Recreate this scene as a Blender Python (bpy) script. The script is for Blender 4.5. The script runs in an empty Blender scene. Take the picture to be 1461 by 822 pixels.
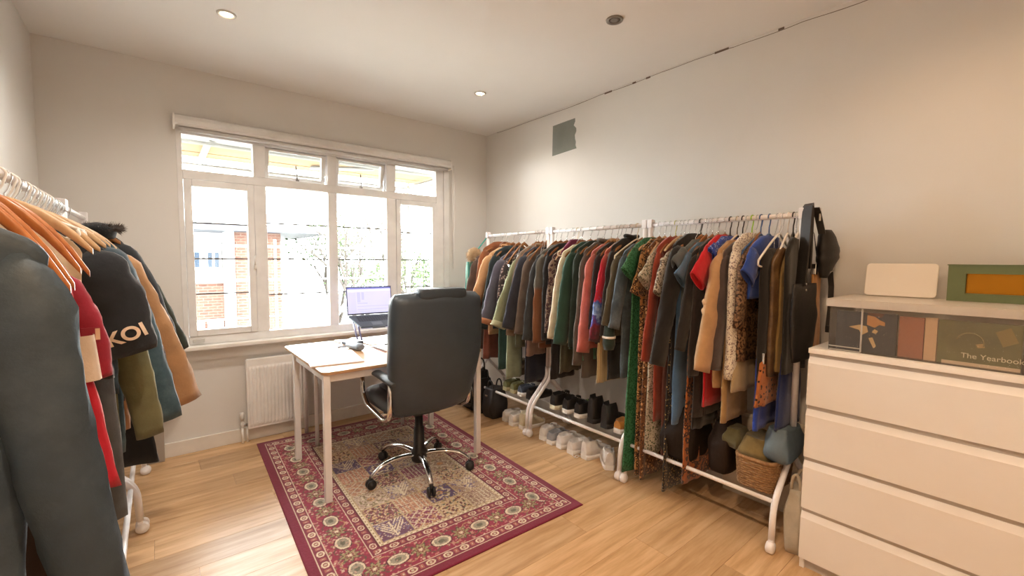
import bpy, bmesh, math, random
import numpy as np
from mathutils import Vector, Matrix, noise
from math import sin, cos, pi, radians, sqrt, exp

S = bpy.context.scene
COL = S.collection
RND = random.Random(7)

# ------------------------------------------------------------------ camera
CAM_Z = 1.38
YAW, PITCH, ROLL = radians(39.039), radians(-3.671), radians(0.385)
FPX = 622.07
_f = np.array([sin(YAW)*cos(PITCH), cos(YAW)*cos(PITCH), sin(PITCH)])
_r = np.array([cos(YAW), -sin(YAW), 0.0]); _u = np.cross(_r, _f)
_r, _u = _r*cos(ROLL)+_u*sin(ROLL), -_r*sin(ROLL)+_u*cos(ROLL)
cd = bpy.data.cameras.new('camera'); cam = bpy.data.objects.new('camera', cd); COL.objects.link(cam)
cd.sensor_width = 36.0; cd.lens = FPX/1461*36.0; cd.clip_start = 0.05; cd.clip_end = 200
cam.matrix_world = Matrix(((_r[0], _u[0], -_f[0], 0), (_r[1], _u[1], -_f[1], 0), (_r[2], _u[2], -_f[2], CAM_Z), (0, 0, 0, 1)))
S.camera = cam

def ray(px, py): return _f + _r*(px-730.5)/FPX - _u*(py-411)/FPX
def at(px, py, axis, val):
    """room point where the survey line of a measured point meets a plane of the room"""
    d = ray(px, py); o = np.array([0, 0, CAM_Z]); return o + d*(val-o[axis])/d[axis]

# ------------------------------------------------------------------ light
S.view_settings.view_transform = 'Standard'; S.view_settings.look = 'None'
S.view_settings.gamma = 1.0; S.view_settings.use_curve_mapping = False
S.view_settings.exposure = 1.0
W = bpy.data.worlds.new('world'); S.world = W; W.use_nodes = True
bg = W.node_tree.nodes['Background']; bg.inputs[0].default_value = (0.93, 0.97, 1.0, 1); bg.inputs[1].default_value = 18.0
LAMP_W = 30.0
LAMP_COL = (1.0, 0.90, 0.79)      # the room's spots
LAMP_WARM = (1.0, 0.67, 0.40)     # the warmer spots near the viewer

# ------------------------------------------------------------------ colour + materials
def lin(h):
    h = h.lstrip('#'); v = [int(h[i:i+2], 16)/255 for i in (0, 2, 4)]
    return tuple(c/12.92 if c <= 0.04045 else ((c+0.055)/1.055)**2.4 for c in v) + (1.0,)
_M = {}
def new_mat(name):
    m = bpy.data.materials.new(name); m.use_nodes = True
    nt = m.node_tree; return m, nt, nt.nodes, nt.links, nt.nodes['Principled BSDF']
def tex_coord(ns, ls, scale, kind='Object'):
    t = ns.new('ShaderNodeTexCoord'); mp = ns.new('ShaderNodeMapping')
    mp.inputs['Scale'].default_value = scale if isinstance(scale, tuple) else (scale,)*3
    ls.new(t.outputs[kind], mp.inputs[0]); return mp.outputs[0]
def ramp(ns, ls, src, stops, const=False):
    r = ns.new('ShaderNodeValToRGB'); e = r.color_ramp.elements
    if const: r.color_ramp.interpolation = 'CONSTANT'
    while len(e) < len(stops): e.new(0.5)
    for el, (p, c) in zip(e, stops): el.position = p; el.color = c
    ls.new(src, r.inputs[0]); return r.outputs[0]
def bump(ns, ls, b, src, strength, dist=0.002):
    n = ns.new('ShaderNodeBump'); n.inputs['Strength'].default_value = strength; n.inputs['Distance'].default_value = dist
    ls.new(src, n.inputs['Height']); ls.new(n.outputs[0], b.inputs['Normal'])
def noise_tex(ns, ls, co, scale, detail=3, rough=0.55):
    n = ns.new('ShaderNodeTexNoise'); n.inputs['Scale'].default_value = scale; n.inputs['Detail'].default_value = detail
    n.inputs['Roughness'].default_value = rough; ls.new(co, n.inputs['Vector']); return n.outputs['Fac']
def shade(c, k): return tuple(min(1, v*k) for v in c[:3]) + (1.0,)

def plain(hexc, rough=0.5, metal=0.0, var=0.06, bmp=0.0, bscale=60, coat=0.0, spec=0.5, scale=8, emit=None):
    key = ('p', hexc, rough, metal, var, bmp, bscale, coat, spec, scale, emit)
    if key in _M: return _M[key]
    m, nt, ns, ls, b = new_mat('paint_'+hexc.lstrip('#'))
    c = lin(hexc); co = tex_coord(ns, ls, 1.0)
    ls.new(ramp(ns, ls, noise_tex(ns, ls, co, scale), [(0.3, shade(c, 1-var)), (0.7, shade(c, 1+var))]), b.inputs['Base Color'])
    b.inputs['Roughness'].default_value = rough; b.inputs['Metallic'].default_value = metal
    b.inputs['Coat Weight'].default_value = coat; b.inputs['Specular IOR Level'].default_value = spec
    if bmp: bump(ns, ls, b, noise_tex(ns, ls, co, bscale, 4), bmp)
    if emit: b.inputs['Emission Color'].default_value = c; b.inputs['Emission Strength'].default_value = emit
    _M[key] = m; return m

def fabric(hexc, hex2=None, pat=None, scale=40, rough=0.9, hex3=None, sheen=0.25):
    key = ('f', hexc, hex2, pat, scale, rough, hex3)
    if key in _M: return _M[key]
    m, nt, ns, ls, b = new_mat('cloth_'+hexc.lstrip('#')+('_'+pat if pat else ''))
    c = lin(hexc); co = tex_coord(ns, ls, 1.0)
    base = ramp(ns, ls, noise_tex(ns, ls, co, 14, 4), [(0.3, shade(c, 0.86)), (0.7, shade(c, 1.12))])
    def mix(fac, a, bb):
        x = ns.new('ShaderNodeMix'); x.data_type = 'RGBA'
        ls.new(fac, x.inputs[0]); ls.new(a, x.inputs[6])
        if isinstance(bb, tuple): x.inputs[7].default_value = bb
        else: ls.new(bb, x.inputs[7])
        return x.outputs[2]
    W1 = (1, 1, 1, 1); K = (0, 0, 0, 1)
    if pat in ('leopard', 'spots', 'floral', 'sequin'):
        v = ns.new('ShaderNodeTexVoronoi'); v.inputs['Scale'].default_value = scale
        n = noise_tex(ns, ls, co, scale*1.4, 2)
        va = ns.new('ShaderNodeVectorMath'); va.operation = 'ADD'
        sc = ns.new('ShaderNodeVectorMath'); sc.operation = 'SCALE'
        nn = ns.new('ShaderNodeTexNoise'); nn.inputs['Scale'].default_value = scale*1.3; ls.new(co, nn.inputs['Vector'])
        ls.new(nn.outputs['Color'], sc.inputs[0]); sc.inputs['Scale'].default_value = 0.45/scale*1.3
        ls.new(co, va.inputs[0]); ls.new(sc.outputs[0], va.inputs[1]); ls.new(va.outputs[0], v.inputs['Vector'])
        if pat == 'leopard':
            f = ramp(ns, ls, v.outputs['Distance'], [(0, K), (0.22, K), (0.30, W1), (0.50, W1), (0.56, K)])
            base = mix(f, base, lin(hex2))
            if hex3:
                f2 = ramp(ns, ls, v.outputs['Distance'], [(0, W1), (0.2, W1), (0.26, K)]); base = mix(f2, base, lin(hex3))
        elif pat == 'spots':
            f = ramp(ns, ls, v.outputs['Distance'], [(0, W1), (0.28, W1), (0.34, K)]); base = mix(f, base, lin(hex2))
        elif pat == 'floral':
            f = ramp(ns, ls, v.outputs['Color'], [(0, W1), (0.5, W1), (0.55, K)])
            g = ramp(ns, ls, v.outputs['Distance'], [(0, W1), (0.42, W1), (0.5, K)])
            mu = ns.new('ShaderNodeMath'); mu.operation = 'MULTIPLY'; ls.new(f, mu.inputs[0]); ls.new(g, mu.inputs[1])
            base = mix(mu.outputs[0], base, lin(hex2))
            if hex3:
                h = ramp(ns, ls, n, [(0.56, K), (0.62, W1)]); base = mix(h, base, lin(hex3))
        else:
            f = ramp(ns, ls, v.outputs['Color'], [(0.3, K), (0.62, W1)]); base = mix(f, base, lin(hex2))
            b.inputs['Metallic'].default_value = 0.15
    elif pat == 'bands':      # coloured blocks down the length (a printed sleeve)
        sx = ns.new('ShaderNodeSeparateXYZ'); ls.new(co, sx.inputs[0])
        ad = ns.new('ShaderNodeMath'); ad.operation = 'MULTIPLY_ADD'; ad.inputs[1].default_value = -1.0
        n = noise_tex(ns, ls, co, 22, 2); mm = ns.new('ShaderNodeMath'); mm.operation = 'MULTIPLY_ADD'; mm.inputs[1].default_value = 0.22; mm.inputs[2].default_value = -0.11
        ls.new(n, mm.inputs[0]); ls.new(sx.outputs['Z'], ad.inputs[0]); ls.new(mm.outputs[0], ad.inputs[2])
        base = ramp(ns, ls, ad.outputs[0], [(0.0, lin(hexc)), (0.27, lin('#b3263a')), (0.45, lin('#b3263a')), (0.50, lin('#3a62ae')), (0.56, lin('#9db4dd')), (0.60, lin('#3a4a9a')), (0.66, lin('#7a2438')), (0.72, lin('#4a2730'))])
    elif pat == 'lower':      # lower half in another cloth
        sx = ns.new('ShaderNodeSeparateXYZ'); ls.new(co, sx.inputs[0])
        mr = ns.new('ShaderNodeMath'); mr.operation = 'MULTIPLY'; mr.inputs[1].default_value = -1; ls.new(sx.outputs['Z'], mr.inputs[0])
        f = ramp(ns, ls, mr.outputs[0], [(scale, K), (scale+0.03, W1)]); base = mix(f, base, lin(hex2))
    elif pat == 'plaid':
        for ax in ('X', 'Z'):
            wv = ns.new('ShaderNodeTexWave'); wv.bands_direction = ax; wv.inputs['Scale'].default_value = scale; ls.new(co, wv.inputs['Vector'])
            base = mix(ramp(ns, ls, wv.outputs['Fac'], [(0.80, K), (0.9, W1)]), base, lin(hex2 if ax == 'X' else hex3 or hex2))
    elif pat == 'pleat':
        wv = ns.new('ShaderNodeTexWave'); wv.bands_direction = 'X'; wv.inputs['Scale'].default_value = scale; ls.new(co, wv.inputs['Vector'])
        base = mix(ramp(ns, ls, wv.outputs['Fac'], [(0.2, K), (0.8, W1)]), base, lin(hex2))
    elif pat == 'denim':
        base = mix(ramp(ns, ls, noise_tex(ns, ls, co, 6, 5, 0.7), [(0.45, K), (0.75, W1)]), base, lin(hex2))
    ls.new(base, b.inputs['Base Color'])
    b.inputs['Roughness'].default_value = rough; b.inputs['Sheen Weight'].default_value = sheen if rough > 0.7 else 0.0
    b.inputs['Sheen Roughness'].default_value = 0.5
    b.inputs['Specular IOR Level'].default_value = 0.3 if rough > 0.6 else 0.5
    bump(ns, ls, b, noise_tex(ns, ls, co, 55, 5, 0.7), 0.35, 0.004)
    _M[key] = m; return m

def wood(name, c1, c2, grain=(3, 40, 40), rough=0.45):
    if name in _M: return _M[name]
    m, nt, ns, ls, b = new_mat(name); co = tex_coord(ns, ls, grain)
    ls.new(ramp(ns, ls, noise_tex(ns, ls, co, 1.0, 6, 0.65), [(0.3, lin(c1)), (0.7, lin(c2))]), b.inputs['Base Color'])
    b.inputs['Roughness'].default_value = rough; _M[name] = m; return m

def thin_glass(name, tint=(1, 1, 1, 1), refl=0.06, haze=0.0, hazecol='#ffffff', trans=False):
    if name in _M: return _M[name]
    m, nt, ns, ls, b = new_mat(name); ns.remove(b); out = ns['Material Output']
    t = ns.new('ShaderNodeBsdfTransparent'); t.inputs[0].default_value = tint
    g = ns.new('ShaderNodeBsdfGlossy'); g.inputs['Roughness'].default_value = 0.03
    fr = ns.new('ShaderNodeFresnel'); fr.inputs[0].default_value = 1.25
    mx = ns.new('ShaderNodeMixShader'); ls.new(fr.outputs[0], mx.inputs[0]); ls.new(t.outputs[0], mx.inputs[1]); ls.new(g.outputs[0], mx.inputs[2])
    last = mx.outputs[0]
    if haze:
        d = ns.new('ShaderNodeBsdfTranslucent' if trans else 'ShaderNodeBsdfDiffuse'); d.inputs[0].default_value = lin(hazecol)
        if trans:
            d2 = ns.new('ShaderNodeBsdfDiffuse'); d2.inputs[0].default_value = lin(hazecol); m3 = ns.new('ShaderNodeMixShader'); m3.inputs[0].default_value = .6; ls.new(d.outputs[0], m3.inputs[1]); ls.new(d2.outputs[0], m3.inputs[2]); d = m3
        m2 = ns.new('ShaderNodeMixShader'); m2.inputs[0].default_value = haze; ls.new(last, m2.inputs[1]); ls.new(d.outputs[0], m2.inputs[2]); last = m2.outputs[0]
    ls.new(last, out.inputs[0]); _M[name] = m; return m

# ------------------------------------------------------------------ geometry helpers
class MB:
    def __init__(s): s.v = []; s.f = []; s.sm = []
    def add(s, vs, fs, smooth=False):
        o = len(s.v); s.v += [tuple(p) for p in vs]
        for f in fs: s.f.append(tuple(i+o for i in f)); s.sm.append(smooth)
        return s
    def box(s, x0, x1, y0, y1, z0, z1, c=0.0):
        if x0 > x1: x0, x1 = x1, x0
        if y0 > y1: y0, y1 = y1, y0
        if z0 > z1: z0, z1 = z1, z0
        if c <= 0:
            v = [(x, y, z) for z in (z0, z1) for y in (y0, y1) for x in (x0, x1)]
            return s.add(v, [(0, 2, 3, 1), (4, 5, 7, 6), (0, 1, 5, 4), (2, 6, 7, 3), (0, 4, 6, 2), (1, 3, 7, 5)])
        bm = bmesh.new(); bmesh.ops.create_cube(bm, size=1)
        for w in bm.verts: w.co = Vector(((x0+x1)/2+w.co.x*(x1-x0), (y0+y1)/2+w.co.y*(y1-y0), (z0+z1)/2+w.co.z*(z1-z0)))
        bmesh.ops.bevel(bm, geom=bm.edges[:], offset=c, segments=2, affect='EDGES', profile=0.6)
        return s.bm(bm)
    def bm(s, bm, smooth=False):
        bm.verts.index_update(); s.add([v.co[:] for v in bm.verts], [tuple(v.index for v in f.verts) for f in bm.faces], smooth); bm.free(); return s
    def tube(s, pts, r, n=10, cap=True, sy=1.0):
        """swept round tube; r may be a list; returns self"""
        P = [Vector(p) for p in pts]; R = r if isinstance(r, (list, tuple)) else [r]*len(P)
        rings = []; prev = None
        for i, p in enumerate(P):
            t = (P[min(i+1, len(P)-1)] - P[max(i-1, 0)]).normalized()
            if prev is None:
                a = Vector((0, 0, 1)) if abs(t.z) < 0.9 else Vector((0, 1, 0))
                e1 = t.cross(a).normalized()
            else:
                e1 = (prev - t*prev.dot(t)).normalized()
            prev = e1; e2 = t.cross(e1)
            rings.append([p + (e1*cos(2*pi*k/n) + e2*sin(2*pi*k/n)*sy)*R[i] for k in range(n)])
        return s.loft(rings, cap, True)
    def loft(s, rings, cap=True, smooth=True, closed=True):
        n = len(rings[0]); v = [p for r in rings for p in r]; f = []
        for i in range(len(rings)-1):
            for k in range(n if closed else n-1):
                k2 = (k+1) % n; f.append((i*n+k, i*n+k2, (i+1)*n+k2, (i+1)*n+k))
        s.add(v, f, smooth)
        if cap:
            o = len(s.v)-len(v)
            s.f.append(tuple(o+k for k in reversed(range(n)))); s.sm.append(False)
            s.f.append(tuple(o+(len(rings)-1)*n+k for k in range(n))); s.sm.append(False)
        return s
    def lathe(s, prof, c=(0, 0, 0), n=20, axis='z'):
        rings = []
        for r, h in prof:
            ring = []
            for k in range(n):
                a = 2*pi*k/n; x, y = r*cos(a), r*sin(a)
                p = {'z': (x, y, h), 'y': (x, h, -y), 'x': (h, x, y)}[axis]
                ring.append((c[0]+p[0], c[1]+p[1], c[2]+p[2]))
            rings.append(ring)
        return s.loft(rings, True, True)
    def prism(s, poly, z0, z1, axis='z', c=(0, 0, 0)):
        def P(a, b, h): return {'z': (a, b, h), 'y': (a, h, b), 'x': (h, a, b)}[axis]
        n = len(poly); v = [P(a, b, h) for h in (z0, z1) for a, b in poly]
        v = [(p[0]+c[0], p[1]+c[1], p[2]+c[2]) for p in v]
        f = [(i, (i+1) % n, n+(i+1) % n, n+i) for i in range(n)] + [tuple(reversed(range(n))), tuple(range(n, 2*n))]
        return s.add(v, f)
    def build(s, name, mat=None, parent=None, loc=None, rot=None, bev=0.0, seg=2):
        me = bpy.data.meshes.new(name); me.from_pydata(s.v, [], s.f)
        me.polygons.foreach_set('use_smooth', s.sm)
        me.update()
        bm = bmesh.new(); bm.from_mesh(me); bmesh.ops.recalc_face_normals(bm, faces=bm.faces[:]); bm.to_mesh(me); bm.free()
        o = bpy.data.objects.new(name, me); COL.objects.link(o)
        if mat: me.materials.append(mat)
        if parent: o.parent = parent
        if loc: o.location = loc
        if rot: o.rotation_euler = rot
        if bev:
            b = o.modifiers.new('bevel', 'BEVEL'); b.width = bev; b.segments = seg; b.limit_method = 'ANGLE'; b.angle_limit = radians(40)
        return o
def thing(name, label, cat, loc=(0, 0, 0), rotz=0.0, group=None, kind=None):
    o = bpy.data.objects.new(name, None); COL.objects.link(o); o.location = loc; o.rotation_euler = (0, 0, rotz)
    o.empty_display_size = 0.05
    return tag(o, label, cat, group, kind)
def tag(o, label=None, cat=None, group=None, kind=None):
    if label: o['label'] = label
    if cat: o['category'] = cat
    if group: o['group'] = group
    if kind: o['kind'] = kind
    return o
def structure(o, label=None): o['kind'] = 'structure'; (label and o.__setitem__('label', label)); return o
def bez(p0, p1, p2, p3, n=10):
    P = [Vector(p) for p in (p0, p1, p2, p3)]
    return [P[0]*(1-t)**3+P[1]*3*t*(1-t)**2+P[2]*3*t*t*(1-t)+P[3]*t**3 for t in [i/n for i in range(n+1)]]
def rounded(pts, r=0.03, n=5):
    """polyline with filleted corners"""
    P = [Vector(p) for p in pts]; out = [P[0]]
    for a, b, c in zip(P, P[1:], P[2:]):
        d1 = (a-b); d2 = (c-b); k = min(r, d1.length*0.45, d2.length*0.45)
        q0 = b+d1.normalized()*k; q1 = b+d2.normalized()*k
        for i in range(n+1):
            t = i/n; out.append(q0*(1-t)**2+b*2*t*(1-t)+q1*t*t)
    out.append(P[-1]); return out
def text_obj(body, name, mat, parent, loc, rot, size, depth=0.001, bold=False, align='CENTER'):
    cu = bpy.data.curves.new(name, 'FONT'); cu.body = body; cu.size = size; cu.extrude = depth; cu.align_x = align; cu.align_y = 'CENTER'
    if bold: cu.offset = size*0.03
    tmp = bpy.data.objects.new(name, cu); COL.objects.link(tmp)
    dg = bpy.context.evaluated_depsgraph_get(); me = bpy.data.meshes.new_from_object(tmp.evaluated_get(dg))
    bpy.data.objects.remove(tmp); o = bpy.data.objects.new(name, me); COL.objects.link(o)
    me.materials.clear(); me.materials.append(mat); o.parent = parent; o.location = loc; o.rotation_euler = rot; return o

WHITE = plain('#ece9e4', 0.35); WHITE_MET = plain('#e9e7e6', 0.3); PVC = plain('#e6e5e3', 0.3, spec=0.5)
CHROME = plain('#d8d8d8', 0.12, 1.0); STEEL = plain('#b9b7b4', 0.25, 1.0); BLACK_PL = plain('#1b1b1d', 0.4)
# ================================================================== SETTING
XL, XR, YN, YB, ZC = -0.53, 2.71, -1.35, 3.78, 2.67
WALL = plain('#dedbd6', 0.85, var=0.02, bmp=0.08, bscale=120, scale=2)
CEIL = plain('#ebe9e6', 0.9, var=0.02, scale=1.5)
SKIRT = plain('#e2ddd5', 0.4)
WX0, WX1, WZ0, WZ1 = 0.121, 2.248, 0.765, 2.335

fb = structure(MB().box(XL-0.1, XR+0.1, YN-0.1, YB+0.25, -0.12, -0.0125).build('floor', plain('#6b4a2c', 0.8)), 'oak effect plank floor')
# oak planks, each its own piece; boards run along the window wall
def plank_mat(i):
    key = ('plank', i)
    if key in _M: return _M[key]
    m, nt, ns, ls, b = new_mat('oak_plank'); co = tex_coord(ns, ls, (1.2, 13, 1))
    oi = ns.new('ShaderNodeObjectInfo'); add = ns.new('ShaderNodeVectorMath'); add.operation = 'ADD'
    mul = ns.new('ShaderNodeVectorMath'); mul.operation = 'SCALE'; mul.inputs['Scale'].default_value = 37.0
    cmb = ns.new('ShaderNodeCombineXYZ'); ls.new(oi.outputs['Random'], cmb.inputs[0]); ls.new(oi.outputs['Random'], cmb.inputs[1])
    ls.new(cmb.outputs[0], mul.inputs[0]); ls.new(co, add.inputs[0]); ls.new(mul.outputs[0], add.inputs[1])
    n1 = noise_tex(ns, ls, add.outputs[0], 1.6, 7, 0.62)
    base = ramp(ns, ls, n1, [(0.25, lin('#8f6f4c')), (0.42, lin('#b18c62')), (0.58, lin('#c3a078')), (0.8, lin('#d0b48e'))])
    hv = ns.new('ShaderNodeHueSaturation'); vr = ns.new('ShaderNodeMapRange'); vr.inputs[3].default_value = 0.98; vr.inputs[4].default_value = 1.24
    ls.new(oi.outputs['Random'], vr.inputs[0]); ls.new(vr.outputs[0], hv.inputs['Value']); ls.new(base, hv.inputs['Color'])
    ls.new(hv.outputs[0], b.inputs['Base Color'])
    b.inputs['Roughness'].default_value = 0.37; b.inputs['Specular IOR Level'].default_value = 0.8
    bump(ns, ls, b, n1, 0.12, 0.001); _M[key] = m; return m
PW, PL, G = 0.182, 1.24, 0.0004
def plank_mesh(length, cache={}):
    k = round(length, 4)
    if k not in cache:
        e = 0.0009; x1, y1 = length/2-G, PW/2-G
        v = [(-x1, -y1, -0.012), (x1, -y1, -0.012), (x1, y1, -0.012), (-x1, y1, -0.012), (-x1, -y1, -e), (x1, -y1, -e), (x1, y1, -e), (-x1, y1, -e),
             (-x1+e, -y1+e, 0), (x1-e, -y1+e, 0), (x1-e, y1-e, 0), (-x1+e, y1-e, 0)]
        f = [(0, 3, 2, 1), (8, 9, 10, 11)] + [(i, (i+1) % 4, 4+(i+1) % 4, 4+i) for i in range(4)] + [(4+i, 4+(i+1) % 4, 8+(i+1) % 4, 8+i) for i in range(4)]
        me = bpy.data.meshes.new('plank'); me.from_pydata(v, [], f); me.materials.append(plank_mat(0)); cache[k] = me
    return cache[k]
row = 0; y = YB - PW/2
while y > YN-PW:
    x = XL - ((row*0.437) % 1.0)*PL
    while x < XR:
        a, b2 = max(x, XL-0.02), min(x+PL, XR+0.02)
        if b2-a > 0.06:
            o = bpy.data.objects.new('plank', plank_mesh(b2-a)); COL.objects.link(o); o.parent = fb; o.location = ((a+b2)/2, y, 0)
        x += PL
    y -= PW; row += 1
structure(MB().box(XL-0.1, XR+0.1, YN-0.1, YB+0.25, ZC, ZC+0.12).build('ceiling', CEIL), 'plain off white ceiling')
wf = MB()
T = YB+0.25
wf.box(XL-0.1, WX0, YB, T, 0, ZC).box(WX1, XR+0.1, YB, T, 0, ZC).box(WX0, WX1, YB, T, 0, WZ0-0.02).box(WX0, WX1, YB, T, WZ1, ZC)
structure(wf.build('wall_far', WALL), 'window wall')
structure(MB().box(XL-0.1, XL, YN-0.1, YB, 0, ZC).build('wall_left', WALL), 'left wall')
wr = structure(MB().box(XR, XR+0.1, YN-0.1, YB, 0, ZC).build('wall_right', WALL), 'right wall with an unpainted grey patch')
structure(MB().box(XL-0.1, XR+0.1, YN-0.1, YN, 0, ZC).build('wall_near', WALL), 'wall behind the viewer')
# grey unpainted patch with a ragged right edge
p0, p1, p2, p3 = [at(*q, 0, XR) for q in ((789, 180), (819, 169), (821, 212), (788, 223))]
rr = random.Random(3)
poly = [(p0[1], p0[2]), (p3[1], p3[2])]
for k in range(10):
    t = k/9; poly.append((p2[1]+(p1[1]-p2[1])*t + rr.uniform(-0.02, 0.012), p2[2]+(p1[2]-p2[2])*t))
o = MB().prism(poly, XR-0.0015, XR+0.001, 'x').build('unpainted_patch', plain('#838680', 0.9, var=0.05), wr); o['label'] = 'grey unpainted square patch'
# plaster crack along the ceiling joint
DARK = plain('#6b5d4f', 1.0); crack = MB()
yy = 3.6; z = ZC-0.012
pts = []
while yy > 0.5:
    pts.append((yy, ZC-0.006-0.018*abs(noise.noise(Vector((yy*2.1, 0.3, 0)))) - (0.008 if yy < 1.3 else 0))); yy -= 0.06
for (ya, za), (yb_, zb) in zip(pts, pts[1:]):
    w = 0.0016+0.0022*max(0, noise.noise(Vector((ya*5, 1, 0))))
    crack.add([(XR-0.0008, ya, za-w), (XR-0.0008, yb_, zb-w), (XR-0.0008, yb_, zb+w), (XR-0.0008, ya, za+w)], [(0, 1, 2, 3)])
o = crack.build('crack', DARK, wr); o['kind'] = 'stuff'
for px, py, L in ((1030, 64, 0.085), (868, 127, 0.07), (905, 113, 0.03), (925, 105, 0.035), (1115, 36, 0.03)):
    q = at(px, py, 0, XR); zz = min(q[2], ZC-0.008)
    MB().box(XR-0.0012, XR+0.001, q[1]-L/2, q[1]+L/2, zz-0.008, zz+0.004).build('chipped_gap', plain('#6a5a4c', 1.0), wr)
# baseboards
def baseboard(name, x0, x1, y0, y1):
    structure(MB().box(x0, x1, y0, y1, 0, 0.1, 0.004).build(name, SKIRT), 'painted skirting board')
baseboard('baseboard_far', XL+0.0005, XR-0.0005, YB-0.018, YB-0.0005)
baseboard('baseboard_right', XR-0.018, XR-0.0005, YN+0.02, YB-0.02); baseboard('baseboard_left', XL+0.0005, XL+0.018, YN+0.02, YB-0.02)

# ------------------------------------------------------------------ window
win = bpy.data.objects.new('window_1', None); COL.objects.link(win); structure(win, 'wide white framed window of four lights')
FY0, FY1 = YB-0.005, YB+0.065
def bar(nm, x0, x1, z0, z1, y0=FY0, y1=FY1, mat=PVC, par=win, c=0.004): return MB().box(x0, x1, y0, y1, z0, z1, c).build(nm, mat, par)
ZT0, ZT1, ZB = 1.925, 1.988, 0.825
bar('jamb', WX0, 0.152, WZ0, WZ1); bar('jamb', 2.11, WX1-0.06, WZ0, WZ1); bar('jamb', WX1-0.06, WX1, WZ0, WZ1, FY0-0.012, FY1)
bar('head', 0.152, 2.11, 2.225, WZ1); bar('bottom_rail', 0.152, 2.11, WZ0, ZB); 
bar('transom', 0.152, 2.11, ZT0, ZT1)
MULL = ((0.574, 0.655), (1.105, 1.178), (1.609, 1.696))
for a, b2 in MULL:
    bar('mullion', a, b2, ZB, ZT0); bar('mullion', a, b2, ZT1, 2.225)
GLASS = thin_glass('window_glass', (0.97, 0.99, 0.985, 1)); LEAD = plain('#6d6a68', 0.5)
def pane(x0, x1, z0, z1, y=YB+0.03, par=win): return MB().box(x0, x1, y-0.002, y+0.002, z0, z1).build('pane', GLASS, par)
def sash(nm, x0, x1, z0, z1, w, y0, y1, wr_=None):
    m = MB(); wr_ = w if wr_ is None else wr_
    m.box(x0, x0+w, y0, y1, z0, z1, 0.004); m.box(x1-wr_, x1, y0, y1, z0, z1, 0.004)
    m.box(x0+w, x1-wr_, y0, y1, z0, z0+w, 0.004); m.box(x0+w, x1-wr_, y0, y1, z1-w, z1, 0.004)
    return m.build(nm, PVC, win)
s1 = sash('casement_sash', 0.154, 0.572, ZB+0.001, ZT0-0.002, 0.045, YB-0.012, YB+0.05)
s4 = sash('casement_sash', 1.698, 2.108, ZB+0.001, ZT0-0.002, 0.042, YB-0.012, YB+0.05)
LIGHTS = ((0.199, 0.527, 0.872, 1.878, s1), (0.655, 1.105, ZB, ZT0, win), (1.178, 1.609, ZB, ZT0, win), (1.740, 2.066, 0.868, 1.881, s4))
for x0, x1, z0, z1, par in LIGHTS:
    pane(x0, x1, z0, z1, par=par)
    for k in (1, 2, 3):
        zz = z0+(z1-z0)*k/4
        MB().box(x0, x1, YB+0.022, YB+0.027, zz-0.0055, zz+0.0055).build('glazing_bar', LEAD, par)
pane(0.152, 0.574, ZT1, 2.225); pane(1.696, 2.11, ZT1, 2.225)
for a, b2 in ((0.655, 1.105), (1.178, 1.609)):      # two top-hung vents, ajar
    v = bpy.data.objects.new('vent_sash', None); COL.objects.link(v); v.parent = win
    h = 2.222-ZT1-0.004; w = b2-a-0.006
    m = MB(); t = 0.03
    m.box(0, t, -0.02, 0.02, -h, 0, 0.003); m.box(w-t, w, -0.02, 0.02, -h, 0, 0.003); m.box(t, w-t, -0.02, 0.02, -h, -h+t, 0.003); m.box(t, w-t, -0.02, 0.02, -t*0.6, 0, 0.003)
    m.build('sash_frame', PVC, v); MB().box(t, w-t, -0.002, 0.002, -h+t, -t*0.6).build('pane', GLASS, v)
    m = MB().tube([(w*0.52, -0.03, -h+0.016), (w*0.5, -0.05, -h+0.06), (w*0.48, -0.05, -h+0.125)], 0.005, 8); m.box(w*0.5, w*0.55, -0.035, -0.02, -h+0.004, -h+0.02)
    m.build('stay_handle', plain('#8b8682', 0.4), v)
    v.location = (a+0.003, YB+0.045, 2.222); v.rotation_euler = (radians(11), 0, 0)
MB().box(0.557, 0.573, YB-0.035, YB-0.012, 1.30, 1.33, 0.003).tube([(0.565, YB-0.034, 1.33), (0.565, YB-0.04, 1.40)], 0.007, 8).build('handle', WHITE, s1)
MB().box(0.17, 0.24, YB-0.02, YB-0.004, 0.782, 0.806, 0.004).build('trickle_catch', plain('#c9c7c2', 0.35), win)
# sill
structure(MB().box(WX0-0.02, WX1+0.02, YB-0.075, YB+0.03, WZ0-0.03, WZ0-0.001, 0.006).build('trim_1', plain('#efece6', 0.3)), 'white window board')
structure(MB().box(WX0-0.02, WX1+0.02, YB-0.012, YB-0.0005, WZ0-0.115, WZ0-0.032).build('trim_2', WALL), 'apron under the window board')
# roller blind, rolled up
bl = thing('roller_blind', 'white roller blind rolled up tight along the top of the window', 'blind', (0.118, YB-0.045, 2.29))
L = 2.112
prof = [(0.0, 0.045), (0.02, 0.045), (0.036, 0.035), (0.043, 0.015), (0.043, -0.012), (0.03, -0.026), (0.0, -0.03)]
m = MB(); m.loft([[(x, p*(-1), z) for p, z in prof] + [(x, 0.040, -0.03), (x, 0.040, 0.045)] for x in (0.0, L)], True, False); m.build('cassette', plain('#dcdad6', 0.4), bl)
MB().tube([(0.02, -0.006, -0.043), (L-0.02, -0.006, -0.043)], 0.014, 14).build('bottom_bar', plain('#cfcbc8', 0.4), bl)
MB().box(L, L+0.012, -0.04, 0.04, -0.045, 0.048, 0.004).build('end_bracket', WHITE, bl)
MB().box(-0.012, 0, -0.04, 0.04, -0.045, 0.048, 0.004).build('end_bracket', WHITE, bl)
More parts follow.
